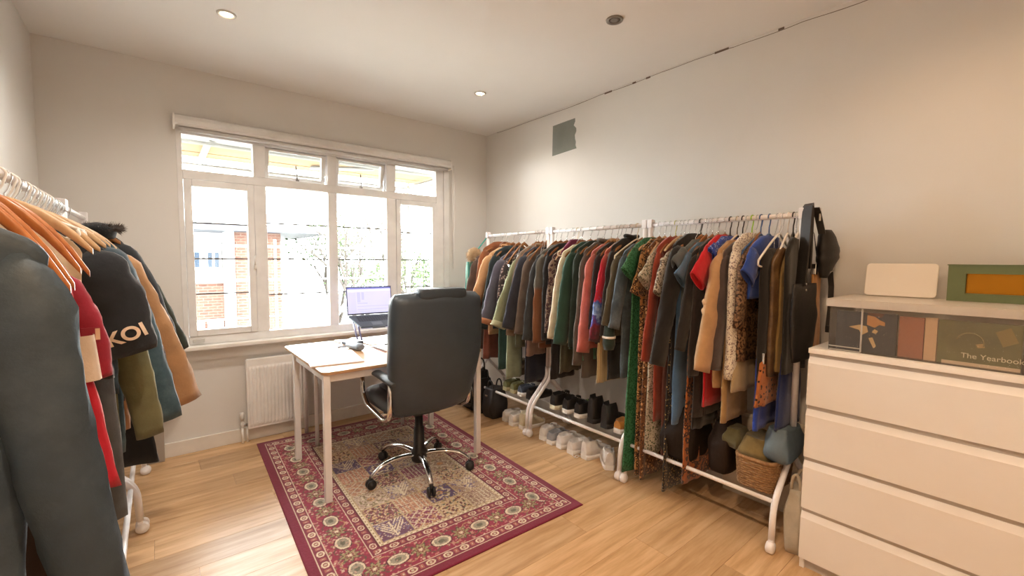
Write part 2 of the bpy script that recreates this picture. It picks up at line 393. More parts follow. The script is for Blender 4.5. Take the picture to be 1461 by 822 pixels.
MB().tube([(L+0.025, -0.02, 0.0), (L+0.03, -0.02, -0.6), (L+0.037, -0.02, -1.0), (L+0.045, -0.02, -0.6), (L+0.04, -0.02, 0.0)], 0.003, 6).build('pull_cord', WHITE, bl)

# ------------------------------------------------------------------ downlights
def downlight(x, y, lit, label, col=LAMP_COL):
    d = thing('ceiling_downlight', label, 'light', (x, y, ZC))
    n = MB().lathe([(0.030, -0.002), (0.034, -0.008), (0.044, -0.007), (0.046, -0.0005), (0.030, -0.0005)], n=28); n.build('trim_ring', plain('#d9d6d0', 0.3) if lit else plain('#8f8a84', 0.4, 0.6), d)
    MB().lathe([(0.0, -0.004), (0.020, -0.0045), (0.030, -0.002), (0.0, -0.001)], n=24).build('lamp_lens', plain('#ffe2b8', 0.3, emit=30.0) if lit else plain('#6d6761', 0.25), d)
    if lit:
        l = bpy.data.lights.new('downlight_beam', 'SPOT'); l.energy = LAMP_W*lit; l.color = col; l.spot_size = radians(150); l.spot_blend = 1.0; l.shadow_soft_size = 0.03
        lo = bpy.data.objects.new('downlight_beam', l); COL.objects.link(lo); lo.location = (x, y, ZC-0.02)
downlight(0.327, 2.819, 1, 'lit recessed ceiling spotlight above the left end of the window')
downlight(1.987, 2.859, 1, 'lit recessed ceiling spotlight near the far right corner of the ceiling')
downlight(1.947, 1.543, 0, 'unlit recessed ceiling spotlight with a dull grey ring')
downlight(0.33, 1.53, 1, 'lit recessed ceiling spotlight over the left clothes rail')
downlight(0.33, 0.22, 1.8, 'lit recessed ceiling spotlight above the viewer', LAMP_WARM)
downlight(1.95, 0.22, 0.55, 'lit recessed ceiling spotlight in front of the chest of drawers', LAMP_WARM)
downlight(0.33, -1.0, 1.0, 'lit recessed ceiling spotlight behind the viewer', LAMP_WARM)

# ------------------------------------------------------------------ radiator
rad = thing('radiator', 'white ribbed panel radiator under the window beside the desk', 'radiator', (0.49, YB-0.055, 0.105))
RW, RH = 0.40, 0.51
N = 16*6; rings = []
for z in (0.0, 0.012, 0.03, RH-0.06, RH-0.04, RH-0.015, RH):
    amp = 0.007 if 0.02 < z < RH-0.05 else 0.0
    rings.append([(RW*i/N, -0.018 - amp*max(0, sin(pi*((i/6*1.0) % 1.0)))**0.7, z) for i in range(N+1)])
m = MB(); m.loft(rings, False, False, closed=False); m.build('front_panel', WHITE, rad)
MB().box(0, RW, -0.016, -0.006, 0, RH).build('back_plate', WHITE, rad)
MB().box(-0.012, 0.0, -0.022, 0.03, 0.0, RH+0.006, 0.003).build('side_cover', WHITE, rad); MB().box(RW, RW+0.012, -0.022, 0.03, 0.0, RH+0.006, 0.003).build('side_cover', WHITE, rad)
MB().box(-0.006, RW+0.006, -0.018, 0.028, RH-0.002, RH+0.012, 0.002).build('top_grille', WHITE, rad)
for k in range(13): MB().box(0.012+k*0.03, 0.024+k*0.03, -0.0215, -0.017, 0.04, 0.05, 0.002).build('weld_mark', plain('#f6f4f0', 0.3), rad)
m = MB().lathe([(0.012, 0.0), (0.014, 0.01), (0.014, 0.03), (0.011, 0.034), (0.011, 0.055), (0.016, 0.06), (0.017, 0.10), (0.013, 0.107), (0.0, 0.108)], (-0.045, 0, 0.02), 14); m.build('thermostat_valve', plain('#d4d0ca', 0.35), rad)
MB().tube([(-0.045, 0, -0.104), (-0.045, 0, 0.02)], 0.0085, 10).build('pipe', WHITE, rad); MB().tube([(-0.045, 0, 0.03), (-0.01, 0, 0.03)], 0.01, 10).build('tail_nut', STEEL, rad)
MB().tube([(-0.012, 0.01, -0.104), (-0.012, 0.01, 0.01)], 0.008, 10).build('pipe', WHITE, rad)

# ------------------------------------------------------------------ outdoors
structure(MB().box(-30, 40, YB+0.3, 60, -3.4, -3.3).build('ground', plain('#85837c', 0.9)), 'ground outside')
bd = thing('brick_building', 'brick block of flats with white windows across the yard seen through the window', 'building', (0, 0, 0))
def brickmat():
    m, nt, ns, ls, b = new_mat('brickwork'); t = ns.new('ShaderNodeTexBrick'); co = tex_coord(ns, ls, 1.0)
    sx = ns.new('ShaderNodeSeparateXYZ'); ls.new(co, sx.inputs[0]); cx = ns.new('ShaderNodeCombineXYZ')
    ad = ns.new('ShaderNodeMath'); ad.operation = 'ADD'; ls.new(sx.outputs[0], ad.inputs[0]); ls.new(sx.outputs[1], ad.inputs[1])
    ls.new(ad.outputs[0], cx.inputs[0]); ls.new(sx.outputs[2], cx.inputs[1]); ls.new(cx.outputs[0], t.inputs['Vector'])
    t.inputs['Color1'].default_value = lin('#563527'); t.inputs['Color2'].default_value = lin('#43281c'); t.inputs['Mortar'].default_value = lin('#5c5048')
    t.inputs['Scale'].default_value = 1.0; t.inputs['Brick Width'].default_value = 0.23; t.inputs['Row Height'].default_value = 0.085; t.inputs['Mortar Size'].default_value = 0.008
    ls.new(t.outputs['Color'], b.inputs['Base Color']); b.inputs['Roughness'].default_value = 0.9; return m
BRICK = brickmat(); RENDER = plain('#8a8785', 0.7)
MB().box(-6, 1.55, 16.0, 22, -3.3, 0.75).build('brick_wall', BRICK, bd)
MB().box(-6, 1.55, 16.05, 22, 0.75, 2.15).build('upper_wall', RENDER, bd)
MB().box(1.75, 3.0, 15.2, 22, -3.3, 2.15).build('brick_wing', BRICK, bd)
MB().box(1.55, 1.75, 15.1, 16.4, -3.3, 2.15).build('downpipe_pier', plain('#d8d8d6', 0.6), bd)
MB().box(-6.5, 4.3, 14.4, 23, 2.15, 2.34).build('roof_slab', plain('#3c3e46', 0.7), bd)
for (x0, x1) in ((0.35, 1.02), (1.1, 1.5), (-1.2, -0.2)):
    for z0, z1 in ((1.0, 1.85), (-1.6, -0.5)):
        wn = MB().box(x0, x1, 15.93, 16.06, z0, z1).build('window', plain('#dfdedb', 0.4), bd)
        for k in (0, 1):
            xa = x0+0.06+(x1-x0-0.06)*k/2
            MB().box(xa, xa+(x1-x0)/2-0.09, 15.91, 15.94, z0+0.1, z1-0.3).build('pane', plain('#2a3440', 0.1), wn)
MB().box(-6, 1.55, 15.9, 16.0, 0.62, 0.78).build('string_course', RENDER, bd)
SC_MET = plain('#6e6b66', 0.5, 0.3)
sc = thing('scaffolding', 'steel tube scaffolding with timber boards standing outside the window', 'scaffold', (0, 0, 0))
BOARD = wood('scaffold_board', '#5c452a', '#7a603e', (2, 30, 30), 0.8)
for k in range(5):
    y0 = 4.15+k*0.232
    MB().box(-1.6, 4.2, y0, y0+0.222, 2.36+0.006*(k % 2), 2.40+0.006*(k % 2), 0.004).build('board', BOARD, sc)
for px in (2.57, -0.9): MB().tube([(px, 5.35, -3.3), (px, 5.35, 4.2)], 0.026, 12).build('standard_pole', SC_MET, sc)
for px in (2.57, 0.35, -0.9): MB().tube([(px, 4.08, 2.31), (px, 5.5, 2.31)], 0.025, 10).build('transom_pole', SC_MET, sc)
MB().tube([(-1.6, 5.30, 2.28), (4.3, 5.30, 2.28)], 0.025, 10).build('ledger_pole', SC_MET, sc)
MB().tube([(-1.6, 4.12, 2.26), (4.3, 4.12, 2.26)], 0.022, 10).build('ledger_pole', SC_MET, sc)
for a, b2 in (((2.52, 5.42, 1.85), (1.3, 5.42, 0.2)), ((1.9, 5.42, 2.2), (2.75, 5.42, 0.0)), ((2.56, 5.3, 2.2), (1.75, 5.3, 1.35)), ((1.3, 5.0, 2.34), (1.75, 4.4, 2.30))): MB().tube([a, b2], 0.022, 10).build('brace_pole', SC_MET, sc)
for c in ((2.57, 5.33, 2.28), (1.42, 4.9, 2.3)): MB().box(c[0]-0.05, c[0]+0.05, c[1]-0.06, c[1]+0.05, c[2]-0.05, c[2]+0.05, 0.02).build('coupler', plain('#8d8272', 0.6, 0.3), sc)
s2 = thing('scaffold_frame', 'pale distant scaffold tubes standing in front of the brick building', 'scaffold', (0, 0, 0))
for px in (2.5, 4.0, 5.5, 7.0): MB().tube([(px, 13.4, -3.3), (px, 13.4, 1.9)], 0.035, 8).build('upright_pole', SC_MET, s2)
for zz in (-2.2, -1.2, -0.2, 0.8, 1.7): MB().tube([(-0.5, 13.35, zz), (7.5, 13.35, zz)], 0.03, 8).build('rail_pole', SC_MET, s2)
BARK = plain('#3a332c', 0.9); LEAF = plain('#3c4c26', 0.8, var=0.3)
def tree(x, y, h, seed, label, leafy=0):
    rt = random.Random(seed); t = thing('garden_tree', label, 'tree', (x, y, -3.3)); trunk = MB(); twigs = MB(); tips = []
    def grow(mb, p, d, L, r, lev):
        q = p + d*L; mid = p+d*L*0.5+Vector((rt.uniform(-1, 1), rt.uniform(-1, 1), 0))*L*0.06
        mb.tube([p, mid, q], [r, r*0.85, r*0.65], 6 if lev < 2 else 4, False); tips.append(q)
        if lev >= 5: return
        for _ in range(3 if lev < 4 else 2):
            nd = (d + Vector((rt.uniform(-1, 1), rt.uniform(-1, 1), rt.uniform(-0.35, 0.75)))*0.62).normalized()
            grow(twigs, p.lerp(q, rt.uniform(0.6, 1)), nd, L*rt.uniform(0.55, 0.78), r*0.58, lev+1)
    grow(trunk, Vector((0, 0, 0)), Vector((0, 0, 1)), h*0.36, h*0.018, 0)
    trunk.build('trunk', BARK, t); o = twigs.build('branches', BARK, t); o['kind'] = 'stuff'
    if leafy:
        lf = MB()
        for _ in range(leafy):
            c = rt.choice(tips) + Vector((rt.gauss(0, .25), rt.gauss(0, .25), rt.gauss(0, .25))); s = rt.uniform(0.04, 0.09)
            a = Vector((rt.gauss(0, 1), rt.gauss(0, 1), rt.gauss(0, 1))).normalized(); b_ = a.orthogonal().normalized()
            lf.add([c-a*s, c+b_*s*0.6, c+a*s, c-b_*s*0.6], [(0, 1, 2, 3)])
        o = lf.build('leaves', LEAF, t); o['kind'] = 'stuff'
for i, a in enumerate(((5.2, 14.5, 7.5, 11, 'bare tall tree behind the third light of the window'), (7.2, 17, 8.0, 5, 'bare spreading tree far right of the window'), (7.6, 12.5, 6.0, 8, 'ivy green small tree seen low in the right casement', 2600), (5.6, 18, 6.5, 21, 'green bushy tree beside the brick building', 2600), (9.5, 20, 8, 31, 'bare tree at the far back of the yard'))): tree(*a)
hg = thing('hedge', 'low green hedge running along the yard outside', 'hedge', (6, 15.5, -3.3)); lf = MB(); rt = random.Random(4)
for _ in range(5000):
    c = Vector((rt.uniform(-2.6, 8), rt.gauss(0, .5), rt.uniform(0, 2.3))); s = rt.uniform(0.05, 0.1); a = Vector((rt.gauss(0, 1), rt.gauss(0, 1), rt.gauss(0, 1))).normalized(); b_ = a.orthogonal().normalized()
    lf.add([c-a*s, c+b_*s*0.6, c+a*s, c-b_*s*0.6], [(0, 1, 2, 3)])
lf.build('leaves', LEAF, hg)['kind'] = 'stuff'
# ================================================================== RUG
def make_rug():
    Wd, Ln, st = 1.37, 2.0, 0.004
    nx, ny = int(Wd/st)+1, int(Ln/st)+1
    X, Y = np.meshgrid(np.linspace(0, Wd, nx), np.linspace(0, Ln, ny)); rs = np.random.RandomState(5)
    def c(h): return np.array(lin(h)[:3])
    C = np.zeros((ny, nx, 3)); C[:] = c('#77213a')
    d = np.minimum(np.minimum(X, Wd-X), np.minimum(Y, Ln-Y))
    horiz = np.minimum(Y, Ln-Y) <= np.minimum(X, Wd-X)           # which side the border belongs to
    s = np.where(horiz, X-Wd/2, Y-Ln/2)                            # distance along it
    cream, maroon, rust, dark, olive, grey = c('#d9cdb4'), c('#85263e'), c('#9b4a3c'), c('#4a1f2c'), c('#8c8360'), c('#9a9382')
    def put(mask, col, a=1.0): C[mask] = C[mask]*(1-a)+col*a
    put((d > .046) & (d < .052), cream)
    def narrow(a, b):
        m = (d >= a) & (d < b); put(m, c('#7a3044')); mid = (a+b)/2; h = (b-a)/2
        ph = (s/.088) % 1.0 - .5; e = np.sqrt((ph*.088/.024)**2+((d-mid)/(h*.8))**2)
        put(m & (e < 1), cream); put(m & (e < .66), c('#8a4a4a')); put(m & (e < .3), cream*.8)
        p2 = ((s/.088)+.5) % 1.0-.5; put(m & (np.abs(p2) < .1) & (np.abs(d-mid) < h*.6), c('#a5655c')); put(m & (np.abs(p2) < .04) & (np.abs(d-mid) < h*.25), cream*.8)
    narrow(.054, .098); put((d > .098) & (d < .104), cream)
    m = (d >= .104) & (d < .262); put(m, c('#8d2c46'))
    fine = np.zeros_like(X)                                        # little blossoms filling the field
    for _ in range(5200):
        cx, cy = rs.uniform(0, Wd), rs.uniform(0, Ln); r = rs.uniform(.004, .0085); i0, i1 = int((cy-r)/st), int((cy+r)/st)+2; j0, j1 = int((cx-r)/st), int((cx+r)/st)+2
        i0, j0 = max(i0, 0), max(j0, 0)
        sub = np.hypot(X[i0:i1, j0:j1]-cx, Y[i0:i1, j0:j1]-cy)/r; k = rs.randint(1, 5); fine[i0:i1, j0:j1][sub < 1] = k
    for k, col in ((1, c('#c08a7c')), (2, olive), (3, c('#a34a55')), (4, c('#cdb9a0'))): put(m & (fine == k), col, .85)
    vine = np.abs((d-.183) - .055*np.sin(s/.11*np.pi)); put(m & (vine < .0035), c('#b08d6a'))
    vine = np.abs((d-.183) + .055*np.sin(s/.11*np.pi)); put(m & (vine < .003), c('#5c5240'))
    ph = (s/.22) % 1.0-.5; e = np.sqrt((ph*.22/.05)**2+((d-.183)/.036)**2)
    put(m & (e < 1.12), dark); put(m & (e < 1), cream); put(m & (e < .74), grey); put(m & (e < .35), c('#6b6a5c'))
    p2 = ((s/.22)+.5) % 1.0-.5; ang = np.arctan2(d-.183, p2*.22); rad_ = np.hypot(p2*.22, d-.183)
    star = .034+.009*np.cos(8*ang); put(m & (rad_ < star*1.2), c('#57513f')); put(m & (rad_ < star), olive*1.25); put(m & (rad_ < star*.6), c('#7a3a3a')); put(m & (rad_ < star*.3), cream)
    put((d > .262) & (d < .268), cream); narrow(.270, .312); put((d > .312) & (d < .318), c('#5c1f2e')); put((d >= .318) & (d < .336), cream)
    ph = (s/.03) % 1.0; put((d >= .322) & (d < .332) & (ph < .45), c('#97845f'))
    # garden panels
    fx0, fy0 = .336, .336; fw, fl = Wd-2*fx0, Ln-2*fy0; ncx, ncy = 4, 8
    cols = ['#6d4a62', '#b98a6e', '#c2ab90', '#854258', '#bca694', '#5c4c74', '#c6b298', '#84505a', '#c08a70', '#a8907c']
    inner = d >= .336
    ux = (X-fx0)/fw*ncx; uy = (Y-fy0)/fl*ncy; ix = np.clip(ux.astype(int), 0, ncx-1); iy = np.clip(uy.astype(int), 0, ncy-1); tx, ty = ux-ix, uy-iy
    noise_a = rs.rand(ny//3+2, nx//3+2).repeat(3, 0).repeat(3, 1)[:ny, :nx]
    noise_b = rs.rand(ny//2+2, nx//2+2).repeat(2, 0).repeat(2, 1)[:ny, :nx]
    for a in range(ncx):
        for b in range(ncy):
            t = inner & (ix == a) & (iy == b); k = (a*3+b*7+a*b) % len(cols); col = c(cols[k]); put(t, col); kind = (a+2*b) % 5
            if kind == 0:      # spreading tree
                for sg in (-1, 1):
                    for q in range(4):
                        curve = np.abs((tx-.5)-sg*(ty-.1-.16*q)*.62*(ty > .1+.16*q)); put(t & (curve < .026) & (ty > .1+.16*q) & (np.abs(tx-.5) < .42), cream)
                put(t & (np.abs(tx-.5) < .03) & (ty > .08) & (ty < .9), cream); put(t & (noise_a > .86), c('#7b6d8a'))
            elif kind == 1:    # lattice
                g = np.minimum(np.abs(((tx+ty)*3) % 1-.5), np.abs(((tx-ty)*3) % 1-.5)); put(t & (g < .09), cream*.85); put(t & (noise_a > .8), c('#b58a6a'))
            elif kind == 2: put(t & (noise_b > .62), c('#c4a97c')); put(t & (noise_a > .78), c('#6a3a38')); put(t & (noise_a < .12), c('#5b6350'))
            elif kind == 3:    # rows
                put(t & ((tx*7) % 1 < .28), cream*.8); put(t & ((ty*9) % 1 < .25) & (noise_b > .4), c('#8b5a52'))
            else:
                r_ = np.hypot(tx-.5, ty-.5); an = np.arctan2(ty-.5, tx-.5); put(t & (np.abs(r_-.3-.06*np.cos(6*an)) < .045), cream*.9); put(t & (r_ < .12), c('#c08a5a')); put(t & (noise_a > .8), c('#8b7b5c'))
            put(t & ((tx < .03) | (tx > .97) | (ty < .03) | (ty > .97)), c('#b8a27e'))
    spk = rs.rand(ny//2+2, nx//2+2).repeat(2, 0).repeat(2, 1)[:ny, :nx]
    put(inner & (spk > .86), c('#dccbb2'), .7); put(inner & (spk < .10), c('#6b3246'), .6); put((d > .104) & (d < .262) & (spk > .93), c('#c9a294'), .6); put((d > .104) & (d < .262) & (spk < .10), c('#5b4a44'), .5)
    C *= (.88+.24*rs.rand(ny, nx))[:, :, None]
    Z = .0075+.0009*rs.rand(ny, nx); edge = d < .004; Z[edge] = .004
    V = np.stack([X-Wd/2, Y-Ln/2, Z], -1).reshape(-1, 3)
    idx = np.arange(nx*ny).reshape(ny, nx); F = np.stack([idx[:-1, :-1], idx[:-1, 1:], idx[1:, 1:], idx[1:, :-1]], -1).reshape(-1, 4)
    me = bpy.data.meshes.new('pile'); me.vertices.add(len(V)); me.vertices.foreach_set('co', V.ravel()); me.loops.add(F.size); me.loops.foreach_set('vertex_index', F.ravel())
    me.polygons.add(len(F)); me.polygons.foreach_set('loop_start', np.arange(0, F.size, 4)); me.polygons.foreach_set('loop_total', np.full(len(F), 4)); me.update(calc_edges=True)
    at_ = me.color_attributes.new('weave', 'FLOAT_COLOR', 'POINT'); at_.data.foreach_set('color', np.concatenate([C.reshape(-1, 3), np.ones((nx*ny, 1))], 1).ravel())
    m, nt, ns, ls, b = new_mat('woven_rug'); a = ns.new('ShaderNodeAttribute'); a.attribute_name = 'weave'; ls.new(a.outputs['Color'], b.inputs['Base Color'])
    b.inputs['Roughness'].default_value = .95; b.inputs['Sheen Weight'].default_value = .3; b.inputs['Specular IOR Level'].default_value = .2
    me.materials.append(m)
    r = thing('patterned_rug', 'oriental rug in maroon and cream with garden panels lying under desk and chair', 'rug', (1.169, 2.615, 0), radians(-2.1))
    o = bpy.data.objects.new('pile', me); COL.objects.link(o); o.parent = r
    MB().box(-Wd/2, Wd/2, -Ln/2, Ln/2, .0004, .005).build('backing', plain('#6a1c30', .95), r)
make_rug()
RZ = 0.009

# ================================================================== DESK
OAK = wood('pale_beech', '#b08a63', '#c7a078', (3, 30, 30), 0.28)
desk = thing('desk', 'white legged desk with pale wood top standing on the rug by the window', 'desk', (1.21, 2.94, RZ))
m = MB(); pts = []
for cx_, cy_, a0 in ((.535-.04, -.475+.04, -90), (.535-.04, .475-.04, 0), (-.535+.04, .475-.04, 90), (-.535+.04, -.475+.04, 180)):
    pts += [(cx_+.04*cos(radians(a0+k*15)), cy_+.04*sin(radians(a0+k*15))) for k in range(7)]
m.prism(pts, .730, .748).build('desktop', OAK, desk, bev=.003)
for y0 in (-.44, .24): MB().box(-.50, .50, y0-.009, y0+.009, .685, .7295).build('apron_rail', WHITE_MET, desk)
for x0 in (-.505, .505): MB().box(x0-.009, x0+.009, -.42, .22, .685, .7295).build('apron_rail', WHITE_MET, desk)
for sx_ in (-1, 1):
    for y0 in (-.44, .24): MB().box(sx_*.508-.0185, sx_*.508+.0185, y0-.0185, y0+.0185, 0, .7295, .004).build('leg', WHITE_MET, desk)
DT = .748+RZ
bench = thing('side_bench', 'small white legged bench with wooden top pushed under the desk', 'bench', (1.20, 3.48, RZ))
m = MB(); m.box(-.37, .37, -.19, .19, .585, .607, .006).build('bench_top', wood('bench_wood', '#b78a58', '#cda170', (3, 30, 30), .35), bench)
for sx_ in (-1, 1):
    for sy_ in (-1, 1): MB().tube(rounded([(sx_*.25, sy_*.15, .57), (sx_*.335, sy_*.15, .565), (sx_*.335, sy_*.15, 0)], .06), .014, 10).build('leg', WHITE_MET, bench)
MB().box(-.33, .33, -.16, .16, .558, .584).build('frame', WHITE_MET, bench)

def on_desk(px, py, z=DT): return at(px, py, 2, z)
# white folder / sheet on the near left corner
pk = thing('paper_folder', 'white paper folder lying on the near left corner of the desk', 'folder', (.83, 2.80, DT), radians(-8))
MB().box(-.15, .15, -.19, .19, .0005, .006, .002).build('cover', plain('#f0e2de', .6), pk)
pg = MB().box(-.145, .145, -.185, .185, .006, .009).build('sheet', plain('#f6f4f1', .5), pk)
for k in range(5): MB().box(.03, .085, .0+k*.026, .012+k*.026, .009, .0095).build('printed_line', plain('#b9b4ae', .8), pg)
sp = thing('spectacle_case', 'grey hard spectacle case on the middle of the desk', 'case', (1.035, 2.99, DT), radians(100))
MB().loft([[(x, .032*cos(a)*k, .026+.026*sin(a)*k) for a in [2*pi*i/14 for i in range(14)]] for x, k in ((-.085, .55), (-.08, .85), (-.06, 1), (.06, 1), (.08, .85), (.085, .55))]).build('shell', plain('#8a95a2', .35), sp)
MB().box(-.083, .083, -.0335, .0335, .024, .027, .001).build('seam', plain('#3d444c', .4), sp)
wl = thing('wallet', 'small black wallet with pale top lying behind the spectacle case', 'wallet', (1.09, 3.20, DT), radians(10))
MB().box(-.06, .06, -.05, .05, .0005, .02, .006).build('cover', plain('#3c3f48', .5), wl); MB().box(-.055, .055, -.045, .045, .02, .023, .001).build('card', plain('#d9dce6', .4), wl)
for x_, y_, a, w_, h_, l_, c_ in ((1.30, 3.20, 12, .30, .21, 'loose white paper sheet lying under the laptop stand', '#f1f0ee'), (1.12, 3.34, -4, .2, .14, 'small white paper sheet near the window edge of the desk', '#eceaf0')):
    pp = MB(); pp.loft([[(w_*(i/8-.5), sy_, .001+.004*(i/8-.5)**2*4) for sy_ in (-h_/2, h_/2)] + [(w_*(i/8-.5), sy_, .0003+.004*(i/8-.5)**2*4) for sy_ in (h_/2, -h_/2)] for i in range(9)], True, False)
    o = pp.build('paper_sheet', plain(c_, .6)); o.location = (x_, y_, DT+.0003); o.rotation_euler = (0, 0, radians(a)); tag(o, l_, 'paper', 'loose papers on the desk')
nb = thing('notebook', 'pink edged open notebook with ruled pages in front of the laptop', 'notebook', (1.30, 2.90, DT), radians(4))
MB().box(-.15, .15, -.105, .105, .0005, .004, .001).build('cover', plain('#d8a79c', .5), nb)
for sx_ in (-1, 1):
    m = MB(); m.loft([[(sx_*(.003+.142*t), -.1, .004+.009*sin(pi*min(1, t*1.15+.12))), (sx_*(.003+.142*t), .1, .004+.009*sin(pi*min(1, t*1.15+.12))), (sx_*(.003+.142*t), .1, .004), (sx_*(.003+.142*t), -.1, .004)] for t in [i/8 for i in range(9)]], True, False)
    m.build('page_block', plain('#efe6dc', .6), nb)
pen = thing('pen', 'dark slim pen lying across the open notebook', 'pen', (1.30, 2.96, DT+.0135), radians(12)); 
MB().tube([(-.07, 0, .005), (.06, 0, .005)], .0045, 10).build('barrel', plain('#33343c', .3), pen); MB().tube([(.06, 0, .005), (.072, 0, .005)], [.0042, .001], 10).build('tip', STEEL, pen)
ns_ = tag(MB().box(-.05, .05, -.04, .04, .0005, .02, .001).build('sticky_note_pad', plain('#b58fb8', .6)), 'purple pad of sticky notes beside the right foot of the laptop stand', 'note pad'); ns_.location = (1.50, 3.12, DT); ns_.rotation_euler = (0, 0, .2)
cl = tag(MB().tube([Vector((.03*cos(a), .018*sin(a), .0035)) for a in [i*2*pi/16 for i in range(17)]], .003, 6).build('keyring', plain('#6d7078', .35, .8)), 'small metal key ring lying left of the spectacle case', 'key ring'); cl.location = (.99, 3.12, DT)

# laptop on stand
lst = thing('laptop_stand', 'lilac metal laptop stand with two splayed feet on the desk', 'stand', (1.315, 3.335, DT), radians(-4))
LIL = plain('#8f8fb0', .35, .5)
for sx_ in (-1, 1):
    m = MB(); m.tube([(sx_*.125, -.07, .006), (sx_*.125, .075, .16)], .007, 8); m.tube([(sx_*.155, -.07, .006), (sx_*.155, .075, .16)], .007, 8); m.build('arm', LIL, lst)
    MB().box(sx_*.10, sx_*.18, -.10, .07, .0005, .007, .002).build('foot', LIL, lst)
MB().prism([(-.165, .10), (.165, .10), (.13, -.095), (-.13, -.095)], .0, .004).build('support_plate', LIL, lst, loc=(0, 0, .125), rot=(radians(18), 0, 0))
MB().box(-.05, .05, -.103, -.095, -.0, .016, .002).build('front_lip', plain('#4b5058', .4), lst, loc=(0, 0, .125), rot=(radians(18), 0, 0))
lap = thing('laptop', 'open laptop with pale lilac screen raised on the stand in front of the window', 'laptop', (1.315, 3.335, DT+.125), radians(-4))
b0 = bpy.data.objects.new('base', None)
deck = MB().prism([(-.178, .118), (.178, .118), (.178, .10), (.135, -.095), (-.135, -.095), (-.178, .10)], .0045, .016).build('keyboard_deck', plain('#474f57', .45, .3), lap, rot=(radians(18), 0, 0), bev=.002)
kb = MB()
for r_ in range(5):
    for k in range(13): kb.box(-.125+k*.0195, -.109+k*.0195, .0+r_*.018, .014+r_*.018, .016, .0172)
o = kb.build('keys', plain('#2b3036', .5), deck); o['kind'] = 'stuff'
MB().box(-.04, .04, -.075, -.02, .016, .0163).build('trackpad', plain('#5a626a', .35), deck)
lid = MB().box(-.182, .182, -.004, .004, 0, .228, .003).build('lid', plain('#5b5f7a', .35, .4), lap, loc=(0, .116, .052), rot=(radians(-9), 0, 0))
MB().box(-.174, .174, -.0052, -.004, .012, .218).build('screen', plain('#b9bbe2', .2, var=.02, emit=.48), lid)
for (x0, x1, z0, z1, c_) in ((-.174, .174, .207, .218, '#7076b8'), (-.174, .174, .186, .205, '#c6c7ec'), (-.168, -.11, .02, .18, '#b2b4dc'), (-.10, -.075, .10, .18, '#aaadd8'), (-.065, -.045, .12, .18, '#aaadd8'), (-.10, .16, .04, .044, '#a9acd8'), (-.10, .16, .065, .069, '#a9acd8'), (-.10, -.02, .09, .093, '#9296c4')):
    MB().box(x0, x1, -.0058, -.0052, z0, z1).build('screen_panel', plain(c_, .2, var=.0, emit=.48), lid)

# ================================================================== OFFICE CHAIR
LEA = plain('#3a444d', .42, var=.10, bmp=.10, bscale=220)
ch = thing('office_chair', 'black leather executive office chair with chrome base at the desk', 'chair', (1.265, 2.50, RZ), 0.0)
cbase = MB(); 
for k in range(5):
    a = radians(184+72*k-1); dx, dy = cos(a), sin(a)
    P = bez((dx*.03, dy*.03, .125), (dx*.16, dy*.16, .15), (dx*.27, dy*.27, .14), (dx*.325, dy*.325, .07), 12)
    arm = MB().tube(P, [.023-.0007*i for i in range(13)], 10, True, .62).build('base_arm', CHROME, ch)
    cs = MB(); c0 = (dx*.325, dy*.325, .03); tx_, ty_ = -dy, dx
    for s_ in (-1, 1):
        rings = []
        for r_, h_ in ((.0, .004), (.022, .005), (.029, .010), (.029, .018), (.022, .023), (0, .0235)):
            rings.append([(c0[0]+tx_*s_*h_+dx*r_*cos(q), c0[1]+ty_*s_*h_+dy*r_*cos(q), c0[2]+r_*sin(q)) for q in [2*pi*i/14 for i in range(14)]])
        cs.loft(rings)
    cs.tube([(c0[0], c0[1], .03), (c0[0], c0[1], .078)], .011, 8); cs.build('caster', BLACK_PL, ch)
MB().lathe([(.0, .075), (.045, .078), (.05, .095), (.048, .15), (.036, .165), (.033, .30), (.026, .305), (.026, .42), (.0, .42)], n=20).build('gas_column', BLACK_PL, ch)
MB().box(-.09, .09, -.12, .12, .415, .445, .008).build('tilt_mechanism', BLACK_PL, ch)
MB().tube([(.08, -.05, .43), (.22, -.10, .43), (.265, -.115, .425)], .008, 8).tube([(.265, -.115, .425), (.31, -.13, .41)], [.015, .011], 8).build('tilt_lever', BLACK_PL, ch)
def cushion(w, dpt, h, r, n=9, crown=.02):
    """padded block: rounded plan, domed top"""
    rings = []
    prof = [(.0, .90), (.12, .97), (.35, 1.0), (.65, 1.0), (.85, .975), (.96, .91), (1.0, .80)]
    M = 40
    for zf, k in prof:
        ring = []
        for i in range(M):
            a = 2*pi*i/M; ca, sa = cos(a), sin(a); e = 2/7
            x = w/2*k*math.copysign(abs(ca)**e, ca); y = dpt/2*k*math.copysign(abs(sa)**e, sa)
            ring.append((x, y, h*zf))
        rings.append(ring)
    return rings
m = MB(); rings = cushion(.51, .50, .10, .05)
m.loft(rings, True, True)
seat = m.build('seat', LEA, ch, loc=(0, .06, .445))
MB().loft([[(x*.72, y*.72, z) for x, y, z in r] for r in cushion(.5, .48, .03, .05)], True, True).build('seat_pad', LEA, ch, loc=(0, .07, .533))
